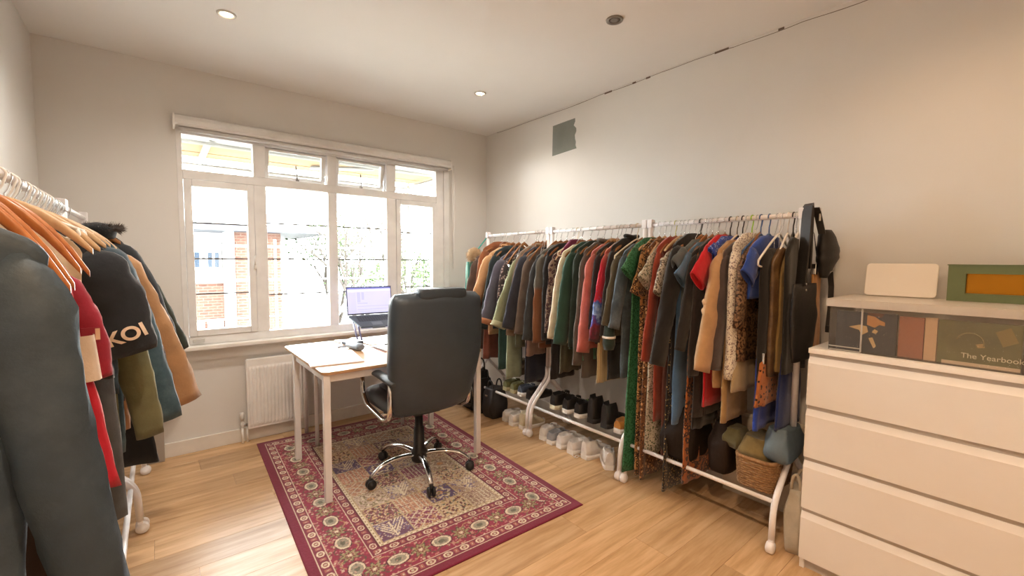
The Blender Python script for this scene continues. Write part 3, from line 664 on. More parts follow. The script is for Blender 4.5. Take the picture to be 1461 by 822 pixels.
# back: padded shell swept up from behind the seat
def backrest():
    rings = []; M = 44
    for i in range(25):
        t = i/24; z = .475+.70*t
        w = .245+.055*min(1, t*2.2)**.8-.012*max(0, t-.75)*4*.8
        if t < .08: w *= .95+.05*sin(pi/2*t/.08)
        if t > .93: w *= 1-.10*((t-.93)/.07)**2
        yc = -.195-.085*t-.03*sin(pi*t); th = .062
        if t < .06: th *= .55+.45*t/.06
        if t > .93: th *= 1-.55*((t-.93)/.07)**2
        ring = []
        for k in range(M):
            a = 2*pi*k/M; ca, sa = cos(a), sin(a); x = w*math.copysign(abs(ca)**.36, ca); yv = th*math.copysign(abs(sa)**.62, sa)
            wrap = .035*(abs(x)/w)**2.2
            front = .012*cos(t*pi*6) if sa > .3 else 0
            zc = z - (.012*(1-(abs(x)/w)**2)*max(0, 1-t*8)) + .012*(1-(abs(x)/w)**2)*max(0, (t-.8)*5)
            ring.append((x, yc+yv+wrap+front, zc))
        rings.append(ring)
    return MB().loft(rings, True, True)
bk = backrest().build('backrest', LEA, ch)
MB().loft([[(p[0]*.62, p[1]-.286, p[2]+1.145) for p in r] for r in [[(x, y*.20, z*.62) for x, y, z in rr_] for rr_ in cushion(.5, .5, .10, .05)]], True, True).build('headrest_pad', LEA, ch)
PAD = plain('#33383d', .4, var=.1)
for s_ in (-1, 1):
    X_ = -.277 if s_ < 0 else .252
    P = rounded([(X_, -.205, .665), (X_, -.19, .47), (X_, -.12, .43), (X_, .16, .46), (X_, .225, .52), (X_, .235, .648)], .05, 5)
    MB().tube(P, .0145, 10).build('arm_frame', CHROME, ch)
    MB().tube([(X_, -.02, .437), (s_*.06, .0, .435)], .012, 8).build('arm_bracket', CHROME, ch)
    rings = []
    for i in range(15):
        t = i/14; y = -.255+.53*t; z = .668+.028*sin(pi*(t*.85+.08)); w = .026+.007*sin(pi*t); k = 1 if 0 < i < 14 else .6
        rings.append([(X_+w*k*cos(a), y, z+.017*k*sin(a)) for a in [2*pi*j/14 for j in range(14)]])
    MB().loft(rings).build('arm_pad', PAD, ch)

# ================================================================== CHEST OF DRAWERS
DX0, DX1, DY0, DY1, DZ = 2.20, XR-.024, -.16, .648, 1.005
DW = plain('#e4dcd2', .38, var=.015); DGAP = plain('#bdb4aa', .5)
dr = thing('chest_of_drawers', 'white four drawer chest of drawers at the right wall', 'drawers', (0, 0, 0))
MB().box(DX0-.002, DX1, DY0, DY1, DZ-.022, DZ, .002).build('top_panel', plain('#ece5db', .35, var=.01), dr)
for y0 in (DY0, DY1-.018): MB().box(DX0+.018, DX1, y0, y0+.018, 0, DZ-.022).build('side_panel', DW, dr)
MB().box(DX1-.008, DX1, DY0+.018, DY1-.018, .05, DZ-.022).build('back_panel', DW, dr)
MB().box(DX0+.03, DX0+.045, DY0+.018, DY1-.018, 0, .058).build('plinth', DGAP, dr)
for k in range(4):
    z1 = DZ-.036-k*.2335; z0 = z1-.2165
    m = MB(); y0, y1 = DY0+.001, DY1-.001           # front with a slanted finger lip along its top
    prof = [(DX0, z0), (DX0, z1-.030), (DX0+.013, z1-.004), (DX0+.018, z1-.004), (DX0+.018, z0)]
    m.loft([[(x, y_, z) for x, z in prof] for y_ in (y0, y1)], True, False)
    d_ = m.build('drawer', DW, dr); MB().box(DX0+.0185, DX1-.02, DY0+.03, DY1-.03, z0+.02, z1-.05).build('drawer_box', DW, d_)
    MB().box(DX0+.0150, DX0+.0178, y0+.001, y1-.001, z1-.0035, z1+.0165).build('shadow_gap', DGAP, d_)

# clear plastic box with lid
CLEAR = thin_glass('clear_plastic', (.98, .98, .97, 1), haze=.05, hazecol='#f3ebe0'); MILK = thin_glass('milky_plastic', (.96, .95, .93, 1), haze=.55, hazecol='#fbf5ec', trans=True)
BX0, BX1, BY0, BY1, BZ0, BZ1 = 2.235, 2.625, -.14, .586, DZ+.001, DZ+.19
bx = thing('storage_box', 'long clear plastic storage box with ribbed milky lid standing on the chest of drawers', 'box', (0, 0, 0))
def shell(x0, x1, y0, y1, z0, z1, t):
    m = MB(); m.box(x0, x0+t, y0, y1, z0, z1).box(x1-t, x1, y0, y1, z0, z1).box(x0+t, x1-t, y0, y0+t, z0, z1).box(x0+t, x1-t, y1-t, y1, z0, z1).box(x0+t, x1-t, y0+t, y1-t, z0, z0+t); return m
shell(BX0, BX1, BY0, BY1, BZ0, BZ1, .0025).build('tub', CLEAR, bx)
m = MB()
for y_ in (.475, .03):
    m.tube([(BX0-.001, y_, BZ1-.005), (BX0-.001, y_, BZ0+.004)], .0032, 6)
for y0, y1 in ((.475, .583), (-.135, .03)): m.tube([(BX0-.001, y0, BZ0+.018), (BX0-.001, y1, BZ0+.018)], .0022, 6).tube([(BX0-.001, y0, BZ0+.004), (BX0-.001, y1, BZ0+.004)], .0022, 6)
m.build('moulded_rib', MILK, bx)
lidm = MB(); e = .012
for a in ((BX0-e, BX0-e+.004, BY0-e, BY1+e), (BX1+e-.004, BX1+e, BY0-e, BY1+e)): lidm.box(*a, BZ1-.002, BZ1+.030)
for a in ((BX0-e+.004, BX1+e-.004, BY0-e, BY0-e+.004), (BX0-e+.004, BX1+e-.004, BY1+e-.004, BY1+e)): lidm.box(*a, BZ1-.002, BZ1+.030)
lidm.box(BX0-e+.004, BX1+e-.004, BY0-e+.004, BY1+e-.004, BZ1+.024, BZ1+.030)
lo = lidm.build('lid', MILK, bx)
for k in range(9):
    y_ = BY0+.02+k*(BY1-BY0-.04)/8; MB().box(BX0-e-.002, BX0-e, y_-.002, y_+.002, BZ1-.001, BZ1+.029).build('lid_rib', MILK, lo)
def cardboard(y0, y1, x, h, t, col, nm, label, cat, tilt=0, z0=BZ0+.003):
    o = thing(nm, label, cat, (x, (y0+y1)/2, z0), 0); MB().box(0, t, -(y1-y0)/2, (y1-y0)/2, 0, h, .001).build('body', col, o); return o
NAVY = plain('#2b3340', .45)
c1 = cardboard(.37, .568, 2.262, .165, .02, NAVY, 'picture_book', 'navy book with tan shapes on its cover at the left in the clear box', 'book')
TAN = plain('#c98f56', .6); PALE = plain('#d8b88a', .6)
def blob(pts, mat, par, x=-.0012): return MB().prism(pts, x, x+.0008, 'x').build('printed_shape', mat, par)
blob([(-.005, .155), (-.005, .115), (-.03, .105), (-.045, .118), (-.062, .115), (-.062, .13), (-.045, .138), (-.03, .15)], TAN, c1)
blob([(.055, .10), (.02, .112), (-.005, .108), (-.01, .085), (.01, .07), (.02, .09)], PALE, c1); blob([(-.022, .085), (-.03, .1), (-.042, .092), (-.035, .08)], PALE, c1)
blob([(-.012, .06), (-.03, .02), (-.038, .03), (-.025, .065)], PALE, c1); blob([(-.005, .165), (-.06, .165), (-.05, .148), (-.008, .156)], plain('#6b4030', .6), c1)
c2 = cardboard(.292, .365, 2.268, .158, .03, plain('#a5664a', .6), 'paper_packet', 'terracotta paper packet standing beside the navy book in the clear box', 'packet')
c3 = cardboard(.255, .289, 2.264, .162, .03, plain('#d9b796', .5), 'card_sleeve', 'cream card sleeve next to the green book in the clear box', 'card')
c4 = cardboard(.045, .252, 2.262, .160, .018, plain('#6b6a45', .45, var=.22, scale=14), 'green_book', 'olive green book with pale lettering in the middle of the clear box', 'book')
text_obj('The Yearbook', 'title', plain('#e6e0c4', .6), c4, (-.0008, -.035, .036), (radians(90), 0, radians(-90)), .026, .0004)
m = MB().tube([(-.0012, .02+.035*cos(a), .085+.035*sin(a)) for a in [i*pi/10+.3 for i in range(11)]], .0016, 6); m.build('printed_arc', plain('#9a9468', .6), c4)
blob([(.005, .08), (-.012, .086), (-.018, .072), (0, .068)], plain('#b39a66', .6), c4); blob([(-.075, .15), (-.04, .13), (-.06, .08), (-.095, .10)], plain('#8d7f4c', .6), c4, -.0008)
MB().box(-.002, .018, -.103, .09, -.0, .012).build('page_edge', plain('#e0c9ae', .6), c4)
c5 = cardboard(-.09, .042, 2.262, .16, .02, plain('#4d4038', .5), 'dark_book', 'dark brown book at the right end of the clear box', 'book')
blob([(-.02, .035), (-.04, .028), (-.03, .042)], PALE, c5); blob([(-.03, .085), (-.06, .06), (-.06, .08)], plain('#8f7a58', .6), c5)
# on the lid
LZ = BZ1+.0305
tb = thing('white_board', 'blank white rounded tile leaning upright on the box lid against the wall', 'board', (2.585, .425, LZ), 0)
m = MB(); pts = []
for cx_, cy_, a0 in ((.108, .135, 0), (-.108, .135, 90), (-.108, .016, 180), (.108, .016, 270)): pts += [(cx_+.016*cos(radians(a0+q*18)), cy_+.016*sin(radians(a0+q*18))) for q in range(6)]
m.prism(pts, -.006, .006, 'x').build('tile', plain('#ece2d4', .35, var=.01), tb, rot=(0, radians(12), 0), loc=(.0, 0, .0015), bev=.003)
MB().prism([(.02*cos(a), .006*sin(a)) for a in [2*pi*i/16 for i in range(16)]], -.0065, -.0058, 'x').build('embossed_mark', plain('#dccfbe', .4), tb, rot=(0, radians(12), 0), loc=(.022, 0, .10))
gf = thing('gift_box', 'sage green box with a window onto a shiny gold insert on the box lid', 'box', (2.53, .10, LZ), 0)
GR = plain('#66704a', .6)
y0, y1, hh = -.165, .165, .145
m = MB(); m.box(0, .09, y0, y1, 0, .032).box(0, .09, y0, y1, .112, hh).box(0, .09, y0, y0+.045, .032, .112).box(0, .09, y1-.052, y1, .032, .112); m.build('carton', GR, gf)
MB().box(.03, .088, y0+.045, y1-.052, .032, .112, .0).build('gold_insert', plain('#b27a1c', .22, .75, bmp=.05, bscale=30), gf)
MB().box(-.003, .092, y0-.003, y1+.003, hh, hh+.004).build('carton_lid', GR, gf)
# ================================================================== CLOTHES RAILS
RX, RZR = 2.43, 1.607           # right rail line and height
LX = -0.33                       # left rail line
RAILW = plain('#ece8e8', .3)
def rail_unit(x, y0, y1, label, group=None, sgn=1):
    """white tubular rack: two end frames with splayed castor legs, top rail and two low bars"""
    t = thing('clothes_rack', label, 'clothes rack', (x, 0, 0), 0, group)
    MB().tube([(0, y0, RZR), (0, y1, RZR)], .0125, 14).build('hanging_rail', RAILW, t)
    for y in (y0, y1):
        MB().tube([(0, y, .43), (0, y, RZR+.03)], .0155, 12).build('post', RAILW, t)
        MB().box(-.019, .019, y-.017, y+.017, RZR-.02, RZR+.034, .005).build('rail_clamp', RAILW, t)
        for s_ in (-1, 1):
            P = rounded([(s_*.006, y, .52), (s_*.006, y, .43), (s_*.205, y, .235), (s_*.215, y, .065)], .07, 7)
            MB().tube(P, .0145, 12).build('leg', RAILW, t)
            cs = MB().lathe([(.0, -.016), (.024, -.016), (.028, -.010), (.028, .010), (.024, .016), (0, .016)], (s_*.222, y, .0285), 16, 'y'); cs.box(s_*.215-.012, s_*.215+.012, y-.012, y+.012, .035, .07, .004)
            cs.build('castor', RAILW, t)
    for xx in (-.185, .185): MB().tube([(xx, y0, .235), (xx, y1, .235)], .011, 10).build('shelf_bar', RAILW, t)
    return t
rail_unit(RX, 2.535, 3.36, 'white clothes rack in the far right corner, furthest of the three on the right wall')
rail_unit(RX, 1.645, 2.495, 'white clothes rack in the middle of the right wall with white trainers below')
rail_unit(RX, .765, 1.605, 'white clothes rack nearest the chest of drawers with a wicker basket below')
rail_unit(LX, 1.66, 2.80, 'white clothes rack along the left wall in the middle of the row')
rail_unit(LX, 2.84, 3.56, 'white clothes rack along the left wall nearest the window')
rail_unit(LX, .45, 1.62, 'white clothes rack along the left wall nearest the viewer')

# ------------------------------------------------------------------ hangers
WOODS = {'oak': wood('hanger_oak', '#8a5a32', '#a8713f', (30, 30, 6), .35), 'pale': wood('hanger_pale', '#c09a72', '#d6b48a', (30, 30, 6), .4), 'orange': wood('hanger_orange', '#a8622e', '#c67e44', (30, 30, 6), .3), 'dark': wood('hanger_dark', '#4a3424', '#5d4330', (30, 30, 6), .35)}
PLAST = {'white': plain('#e6e0d8', .3), 'lime': plain('#9ac43c', .35), 'black': plain('#1e1b1a', .35), 'blue': plain('#3c5a86', .35), 'yellow': plain('#cfc470', .4), 'grey': plain('#6c6662', .4), 'cream': plain('#dccdb6', .4)}
_hm = {}
def hanger(x, y, kind, label, tip=.20, drop=.075, rot=0.0, rz=RZR, group=None, curve=1.25):
    """hook over the rail and sloping arms; 'kind' picks wood or plastic"""
    key = (kind, round(tip, 3), round(drop, 3), curve)
    t = thing('coat_hanger', label, 'hanger', (x, y, rz), rot, group)
    plastic = kind in PLAST
    if key not in _hm:
        hk = [Vector((.0175*cos(a), 0, .0175*sin(a)+.0)) for a in [radians(200-d) for d in range(0, 226, 15)]] 
        hk = [Vector((p.x, 0, p.z-.002)) for p in hk] + [Vector((.008, 0, -.036)), Vector((0, 0, -.05)), Vector((0, 0, -.085))]
        mh = MB().tube(hk, .0032 if plastic else .0020, 7).build('hook', PLAST[kind] if plastic else CHROME)
        rings = []; n = 13
        if plastic:
            P = [Vector((-tip+2*tip*i/24, 0, -.085-drop*abs(-1+2*i/24)**1.15)) for i in range(25)]
            mb = MB().tube(P, .0055, 8)
            P = rounded([(-tip, 0, -.085-drop), (-tip-.004, 0, -.085-drop-.022), (-tip+.03, 0, -.085-drop-.03), (tip-.03, 0, -.085-drop-.03), (tip+.004, 0, -.085-drop-.022), (tip, 0, -.085-drop)], .015, 4); mb.tube(P, .0045, 7)
        else:
            mb = MB()
            for i in range(n):
                u = -1+2*i/(n-1); x_ = tip*u; z_ = -.085-drop*abs(u)**curve; hh = (.021 if curve > 1.5 else .015)*(1-.3*abs(u)) * (1 if abs(u) < .99 else .6); ty = .005+.002*abs(u); yo = -.012*u*u
                rings.append([(x_, yo+ty*cos(a), z_+hh*sin(a)) for a in [2*pi*k/10 for k in range(10)]])
            mb.loft(rings)
        ma = mb.build('arms', PLAST[kind] if plastic else WOODS[kind]); _hm[key] = (mh.data, ma.data); mh.parent = t; ma.parent = t; return t
    for nm, me in zip(('hook', 'arms'), _hm[key]):
        o = bpy.data.objects.new(nm, me); COL.objects.link(o); o.parent = t
    return t

# ------------------------------------------------------------------ garments
def fbm(x, y, z): return noise.noise(Vector((x, y, z))) + .5*noise.noise(Vector((2.1*x, 2.1*y, 2.1*z+3)))
def body_mesh(Wd, zs, zh, T, seed, flare=.0, neck=.065, rise=.07, fold=.012, nu=14, nt=18, waist=0.0, amp_top=.25, thin_hem=1.0):
    """shoulder-to-hem shell; local z measured from the rail; x across, y along the rail"""
    M = 2*nu; rings = []
    for j in range(nt+1):
        t = j/nt; ring = []
        for k in range(M):
            a = 2*pi*(k+.5)/M; ca, sa = cos(a), sin(a); u = math.copysign(abs(ca)**.75, ca)
            au = abs(u); rim = rise*(1-max(0, (au-neck/Wd)/(1-neck/Wd)))**1.1 if au > neck/Wd else rise - .012*(1-(au*Wd/neck)**2)
            round_ = -.020*max(0, (au-.86)/.14)**2
            ztop = zs+rim+round_; z = ztop+(zh-ztop)*t
            w = Wd*(1-.035*sin(pi*min(1, t*1.6)))*(1+flare*t) - waist*sin(pi*min(1, t*1.25))
            th = max(.0085, T*(.55+.45*min(1, t*5)))*(1+(thin_hem-1)*t)
            x = u*w; k_ = (amp_top+(1-amp_top)*t)
            fo = fold*k_*(sin(u*7.5+seed*1.7)*.55+sin(u*13+seed*3.1+t*2)*.35+.6*fbm(u*2.2+seed, t*2.4, seed*.37))
            fo = max(-.019, min(.019, fo))
            ex = .010*k_*fbm(seed+5, t*5, sa*1.5)
            y = th*math.copysign(abs(sa)**.7, sa)*(1+.25*fbm(u*3+seed, t*5, 2+sa)) + fo
            zz = z + (.008*noise.noise(Vector((u*2.5, seed, 9))) if j == nt else 0)
            ring.append((x+math.copysign(ex, u), y, zz))
        rings.append(ring)
    m = MB(); m.loft(rings, False, True)
    o = 0; top = list(range(M)); 
    for base in (0, nt*M):                      # close neckline and hem, a little inside
        for k in range(nu-1):
            a, b2, c_, d_ = base+k, base+k+1, base+M-2-k, base+M-1-k
            m.f.append((a, b2, c_, d_)); m.sm.append(True)
    return m
def sleeve_mesh(p0, p1, r0, r1, flat, seed, bow=.02, cuff=0.0, n=20, M=16):
    """tapered creased tube from shoulder p0 to cuff p1; wide across x, flattened along y"""
    p0, p1 = Vector(p0), Vector(p1); rings = []; L = (p1-p0).length
    side = -1 if p1.x <= 0 else 1
    for i in range(n+1):
        t = i/n; c = p0.lerp(p1, t); c.x += side*bow*sin(pi*t)*1.0; c.y += -.008*sin(pi*t)
        r = r0+(r1-r0)*t**.8
        cap = sqrt(max(0, 1-(1-min(1, t*6))**2)) if t < .17 else 1
        if cuff and t > .93: r *= 1+cuff
        cr = 1+.025*sin(t*L*42+seed*2)*min(1, 3*t)+.09*noise.noise(Vector((seed, t*6, 1.3)))
        dirv = (p1-p0).normalized(); ex = Vector((0, 1, 0)).cross(dirv).normalized()
        ring = []
        for k in range(M):
            a = 2*pi*k/M; q = 1+.15*noise.noise(Vector((cos(a)*1.4+seed, sin(a)*1.4, t*6)))+.10*noise.noise(Vector((cos(a)*2.6+seed*2, sin(a)*2.6-t*5, t*15)))
            ring.append(c+ex*(r*max(.25, cap)*cos(a)*cr*q)+Vector((0, 1, 0))*(r*flat*max(.3, cap)*sin(a)*(2-cr)*q))
        rings.append(ring)
    cen = sum(rings[-1], Vector())/M; d_ = (p1-p0).normalized()          # hem turned in: a hollow cuff
    rings.append([cen+(p-cen)*.86-d_*.002 for p in rings[-1]]); rings.append([cen+(p-cen)*.72-d_*.035 for p in rings[-2]])
    return MB().loft(rings, True, True)
_gi = [0]
def garment(name, label, cat, x, y, mat, zs, zh, Wd=.2, T=.016, sleeve=None, short=None, rail='r', flare=.0, rot=0.0, neck=.065, rise=.07, fold=.012, waist=0.0, collar=None, cuffmat=None, sr=(.062, .045), flat=.38, bow=.015, hk='oak', hshow=0.0, sl_mat=None, group=None, nt=18, nu=14, amp_top=.25, thin_hem=1.0, hlabel=None, hdrop=0.0):
    """zs / zh: heights above the floor of shoulder tip and hem; sleeve: (x, z) of the near cuff relative to the rail line"""
    _gi[0] += 1; sd = _gi[0]*1.37
    t = thing(name, label, cat, (x, y, RZR), rot, group)
    zl, hl = zs-RZR, zh-RZR
    body_mesh(Wd, zl, hl, T, sd, flare, neck, rise, fold, nu, nt, waist, amp_top, thin_hem).build('body', mat, t)
    near = -1 if rail == 'r' else 1
    sm = sl_mat or mat
    if sleeve:
        cx, cz = sleeve
        for s_ in (near, -near):
            ex_ = cx if s_ == near else -cx*.92
            if s_ != near: ex_ = max(-.255, min(.255, ex_)) if rail == 'r' else max(-.18, ex_)
            zc = cz-RZR if s_ == near else cz-RZR+.01
            m = sleeve_mesh((s_*(Wd-.035), -.004, zl-.015), (ex_, -.006, zc), sr[0], sr[1], flat, sd+s_, bow*1.0)
            so = m.build('sleeve', sm, t)
            if cuffmat:
                d = (Vector((ex_, -.006, zc))-Vector((s_*(Wd-.035), -.004, zl-.015))).normalized(); c0 = Vector((ex_, -.006, zc))
                sleeve_mesh(c0-d*.045, c0+d*.004, sr[1]*1.2, sr[1]*1.2, flat*1.15, sd, 0, 0, 6).build('cuff', cuffmat, so)
    if short:
        cx, cz = short
        for s_ in (near, -near):
            ex_ = cx if s_ == near else -cx*.9
            if s_ != near: ex_ = max(-.25, min(.25, ex_)) if rail == 'r' else max(-.18, ex_)
            sleeve_mesh((s_*(Wd-.045), -.003, zl-.012), (ex_, -.005, cz-RZR), sr[0]*.78, sr[0]*1.08, flat*.62, sd+s_, .004, 0, 10).build('sleeve', sm, t)
    if collar:
        P = [Vector((.062*cos(a), .020*sin(a)-.002, zl+rise-.005+.010*abs(cos(a)))) for a in [2*pi*k/20 for k in range(21)]]
        MB().tube(P, .013, 8, False).build('collar', collar, t)
    if hk:
        hanger(x, y, hk, hlabel or (f"{HN[hk]} holding the {' '.join(label.split(' on ')[0].split(' with ')[0].split(' behind')[0].split(' hanging')[0].split(' between')[0].split(' reaching')[0].split(' showing')[0].split(' squeezed')[0].split(' next')[0].split(' beside')[0].split(' at ')[0].split(' near ')[0].split(' left')[0].split(' right')[0].split()[:11])}"), tip=(Wd-.012+hshow), drop=max(.02, (RZR-.085)-(zs-.014)) + (0 if hshow or rail == 'l' else .022) + hdrop, curve=(1.9 if rail == 'l' else 1.25), rot=rot, group='hangers on the rails')
    return t
HN = {'oak': 'wooden coat hanger', 'pale': 'pale wooden coat hanger', 'orange': 'orange wooden coat hanger', 'dark': 'dark wooden coat hanger', 'white': 'white plastic hanger', 'lime': 'lime green plastic hanger', 'black': 'black plastic hanger', 'blue': 'blue plastic hanger', 'yellow': 'yellow plastic hanger', 'grey': 'grey plastic hanger', 'cream': 'cream plastic hanger'}

def R(sh, hem, slv=None, Wd=.21, **k):
    """shoulder point, hem point and cuff point of one garment on the right rail, surveyed in the photo frame -> room coordinates"""
    q = at(sh[0], sh[1], 0, RX-Wd); y, zs = q[1], min(1.485, q[2])
    zh = at(hem[0], hem[1], 0, RX-Wd)[2]
    d = dict(y=y, zs=zs, zh=zh, Wd=Wd)
    if slv:
        s_ = at(slv[0], slv[1], 1, y); d['sleeve'] = (max(-.40, min(-Wd*.8, s_[0]-RX)), s_[2])
    d.update(k); return d
def G(name, label, cat, mat, r, **k):
    d = dict(r); d.update(k); return garment(name, label, cat, RX, d.pop('y'), mat, d.pop('zs'), d.pop('zh'), **d)
J, TR, DRS, TOP, SK, CO = 'jacket', 'trousers', 'dress', 'top', 'skirt', 'coat'
def hang(name, label, cat, mat, px, top, bottom, hw=.10, xc=-.10, T=.014, hk='oak', **k):
    """trousers or skirts on a hanger that show only below the neighbours: px (x, y) at the hem"""
    q = at(px[0], px[1], 0, RX+xc-hw)
    d = dict(flare=.12, neck=.05, rise=.012, fold=.010, amp_top=.5, T=T); d.update(k)
    g = garment(name, label, cat, RX, q[1], mat, top, q[2] if bottom is None else bottom, Wd=hw, hk=None, **d)
    for c in g.children: c.location.x += xc
    cr = MB().box(xc-hw, xc+hw, -.004, .004, top-RZR+.004, top-RZR+.016, .002)
    # clip hanger that carries it
    h = thing('clip_hanger', f"metal clip hanger holding the {label.split(' showing')[0].split(' hanging')[0].split(' below')[0].split(' peeping')[0]}", 'hanger', (RX, q[1], RZR), 0, 'hangers on the rails')
    hkp = [Vector((.0175*cos(a), 0, .0175*sin(a)-.002)) for a in [radians(200-d_) for d_ in range(0, 226, 15)]]+[Vector((.006, 0, -.036)), Vector((0, 0, -.05)), Vector((xc*.5, 0, -.09))]
    MB().tube(hkp + [Vector((xc, 0, top-RZR+.04))], .0020, 6).build('hook', CHROME, h)
    MB().tube([(xc-hw*.9, 0, top-RZR+.036), (xc+hw*.9, 0, top-RZR+.036)], .004, 7).build('bar', CHROME, h)
    for s_ in (-1, 1): MB().box(xc+s_*hw*.8-.012, xc+s_*hw*.8+.012, -.012, .012, top-RZR-.012, top-RZR+.042, .003).build('clip', CHROME, h)
    return g

F = fabric
# --- far rack, from the corner towards the viewer
G('coat', 'dark taupe coat at the far end of the right rail by the corner', CO, F('#57463d'), R((678, 368), (682, 500), (664, 470), .21, zs=1.40), sr=(.07, .05))
G('jacket', 'rust brown jacket with long sleeves near the corner of the right rail', J, F('#86502f'), R((689, 354), (690, 470), (680, 440)))
G('jacket', 'peach suede jacket with bright sleeve near the corner of the right rail', J, F('#cb9c6e', rough=.75), R((697, 362), (700, 478), (676, 440)), sr=(.07, .05), collar=F('#c99a70'))
G('jacket', 'black teal jacket behind the slate coat on the far right rack', J, F('#2a3436'), R((706, 360), (708, 470), (690, 470), y=2.985))
G('coat', 'slate purple wool coat with a rust cuff on the far right rack', CO, F('#5d5a68'), R((714, 368), (716, 475), (694, 462), y=2.905), sr=(.075, .062), flat=.45, cuffmat=F('#ab6f4d'))
G('blouse', 'dark mauve floral blouse between the slate coat and the sage jacket', TOP, F('#4b4043', '#b39c98', 'floral', 60), R((724, 372), (724, 465), (716, 455), y=2.835))
G('jacket', 'sage green quilted jacket with turned back cuff on the far right rack', J, F('#8b9070', rough=.75), R((737, 366), (738, 478), (709, 466)), sr=(.062, .056), flat=.45, cuffmat=F('#b0b090'), collar=F('#a39a72'))
G('cardigan', 'taupe long cardigan behind the navy coat on the far right rack', TOP, F('#85715f'), R((746, 360), (744, 495), (733, 480), y=2.655))
G('coat', 'navy charcoal wool coat next to the sage jacket', CO, F('#383b46'), R((751, 362), (750, 475), (728, 470), y=2.605), sr=(.07, .058), collar=F('#8d7861'))
G('jacket', 'pale piped grey jacket squeezed beside the rack joint', J, F('#73665c'), R((757, 366), (757, 490), (745, 478), y=2.56))
# --- middle rack
G('coat', 'black blazer with grey lit edge at the joint of the far and middle racks', CO, F('#3a3d40'), R((763, 366), (760, 487), (750, 485), y=2.452), sr=(.068, .055))
G('coat', 'grey wool coat with a rust brown lower half on the middle rack', CO, F('#686760', '#7d5238', 'lower', .42), R((768, 360), (772, 497), (764, 488), y=2.40), sr=(.075, .06))
G('jacket', 'plain black jacket on the middle rack beside the burgundy top', J, F('#2b2c2e'), R((779, 358), (782, 492), (777, 485), y=2.335))
G('blouse', 'maroon leopard print blouse with pale scalloped edge on the middle rack', TOP, F('#7d6a5c', '#3c242a', 'leopard', 42, hex3='#4b2530'), R((788, 364), (790, 482), (782, 475), y=2.275), hk='pale')
G('shirt', 'cream long sleeved shirt beside the dark green coat', 'shirt', F('#d9cdb2'), R((803, 360), (802, 490), (789, 484), y=2.18), sr=(.058, .05))
G('coat', 'dark green wool coat hanging on the middle rack', CO, F('#2c4a3e'), R((816, 356), (815, 500), (800, 492), y=2.10), sr=(.07, .062), flat=.45)
G('jacket', 'forest green jacket just right of the dark green coat', J, F('#2a3832'), R((825, 355), (826, 498), (818, 495), y=2.035))
G('coat', 'warm grey collared coat left of the salmon jumper', CO, F('#5d544d'), R((830, 357), (824, 538), (819, 520), y=1.975), collar=F('#77716a'))
G('jumper', 'salmon pink jumper on the middle rack', 'jumper', F('#b5645a'), R((841, 360), (840, 497), (829, 502), y=1.915), sr=(.068, .055), flat=.5, hk='oak')
G('coat', 'black coat with tan lining right of the salmon jumper', CO, F('#2b2627'), R((852, 358), (850, 490), (846, 470), y=1.862), sr=(.06, .05), collar=F('#a98458'))
G('blouse', 'tan blouse printed in red and blue on its sleeve on the middle rack', TOP, F('#b0926c', None, 'bands'), R((863, 358), (858, 485), (847, 488), y=1.802), sr=(.058, .048), hk='pale')
G('jacket', 'black hooded jacket next to the red and blue printed blouse', J, F('#2a2523'), R((874, 352), (872, 490), (864, 480), y=1.752), collar=F('#1f1b19'))
G('coat', 'dark olive coat with a cream hanger tip beside it', CO, F('#544e3e'), R((884, 362), (880, 480), (868, 466), y=1.705), hk='cream', hshow=.03)
G('jacket', 'dark blue denim jacket left of the green dress', J, F('#46545f', '#6d7f8c', 'denim'), R((894, 360), (884, 540), (880, 470), y=1.66), sr=(.06, .05))
# --- near rack
G('dress', 'green sequined long dress reaching the floor at the joint of two racks', DRS, F('#1c5635', '#417f58', 'sequin', 140, rough=.5), R((903, 352), (884, 678), None, .20, y=1.588, zh=.075), short=(-.27, 1.30), flare=.22, fold=.016, hk='pale', nt=22, sr=(.06, .06))
G('dress', 'brown and gold leopard print long dress right of the green dress', DRS, F('#a07444', '#33200f', 'leopard', 48, hex3='#c9a468'), R((911, 354), (900, 690), None, .185, y=1.543, zh=.07), short=(-.23, 1.18), flare=.1, fold=.014, nt=22)
G('dress', 'tawny printed maxi dress between the leopard dress and the floral dress', DRS, F('#6b4425', '#c29463', 'floral', 55, hex3='#2c1a10'), R((916, 354), (905, 690), None, .18, y=1.505, zh=.06), flare=.2, fold=.016, nt=20, hk='pale')
G('dress', 'white and grey floral dress with fluttering short sleeve', DRS, F('#b8b09c', '#57604a', 'floral', 85, hex3='#6b5c55'), R((926, 360), (918, 655), None, .19, y=1.468, zh=.22), short=(-.28, 1.255), flare=.0, nt=20, sr=(.062, .07))
G('dress', 'rust red long sleeved dress on the near rack', DRS, F('#8f3a26'), R((934, 352), (930, 580), (916, 515), .2, y=1.432, zh=.44), sr=(.05, .038))
G('dress', 'mauve brown slip dress on a pale exposed hanger', DRS, F('#70463c'), R((942, 354), (938, 655), None, .15, y=1.398, zh=.20), neck=.1, rise=.03, hk='pale', hshow=.05)
G('blouse', 'snake print blouse with pale cuffs left of the black coat', TOP, F('#b7ad9c', '#5f554b', 'leopard', 55), R((947, 364), (946, 470), (936, 420), y=1.375))
G('dress', 'black dress scattered with small gold dots reaching the floor', DRS, F('#221a14', '#a98d5a', 'spots', 70), R((952, 352), (950, 690), None, .18, y=1.348, zh=.05), flare=.2, nt=18)
G('coat', 'long black fleece coat in the middle of the near rack', CO, F('#1e1a18'), R((957, 346), (950, 557), (930, 520), y=1.312, zs=1.478), sr=(.075, .06), flat=.5, T=.02)
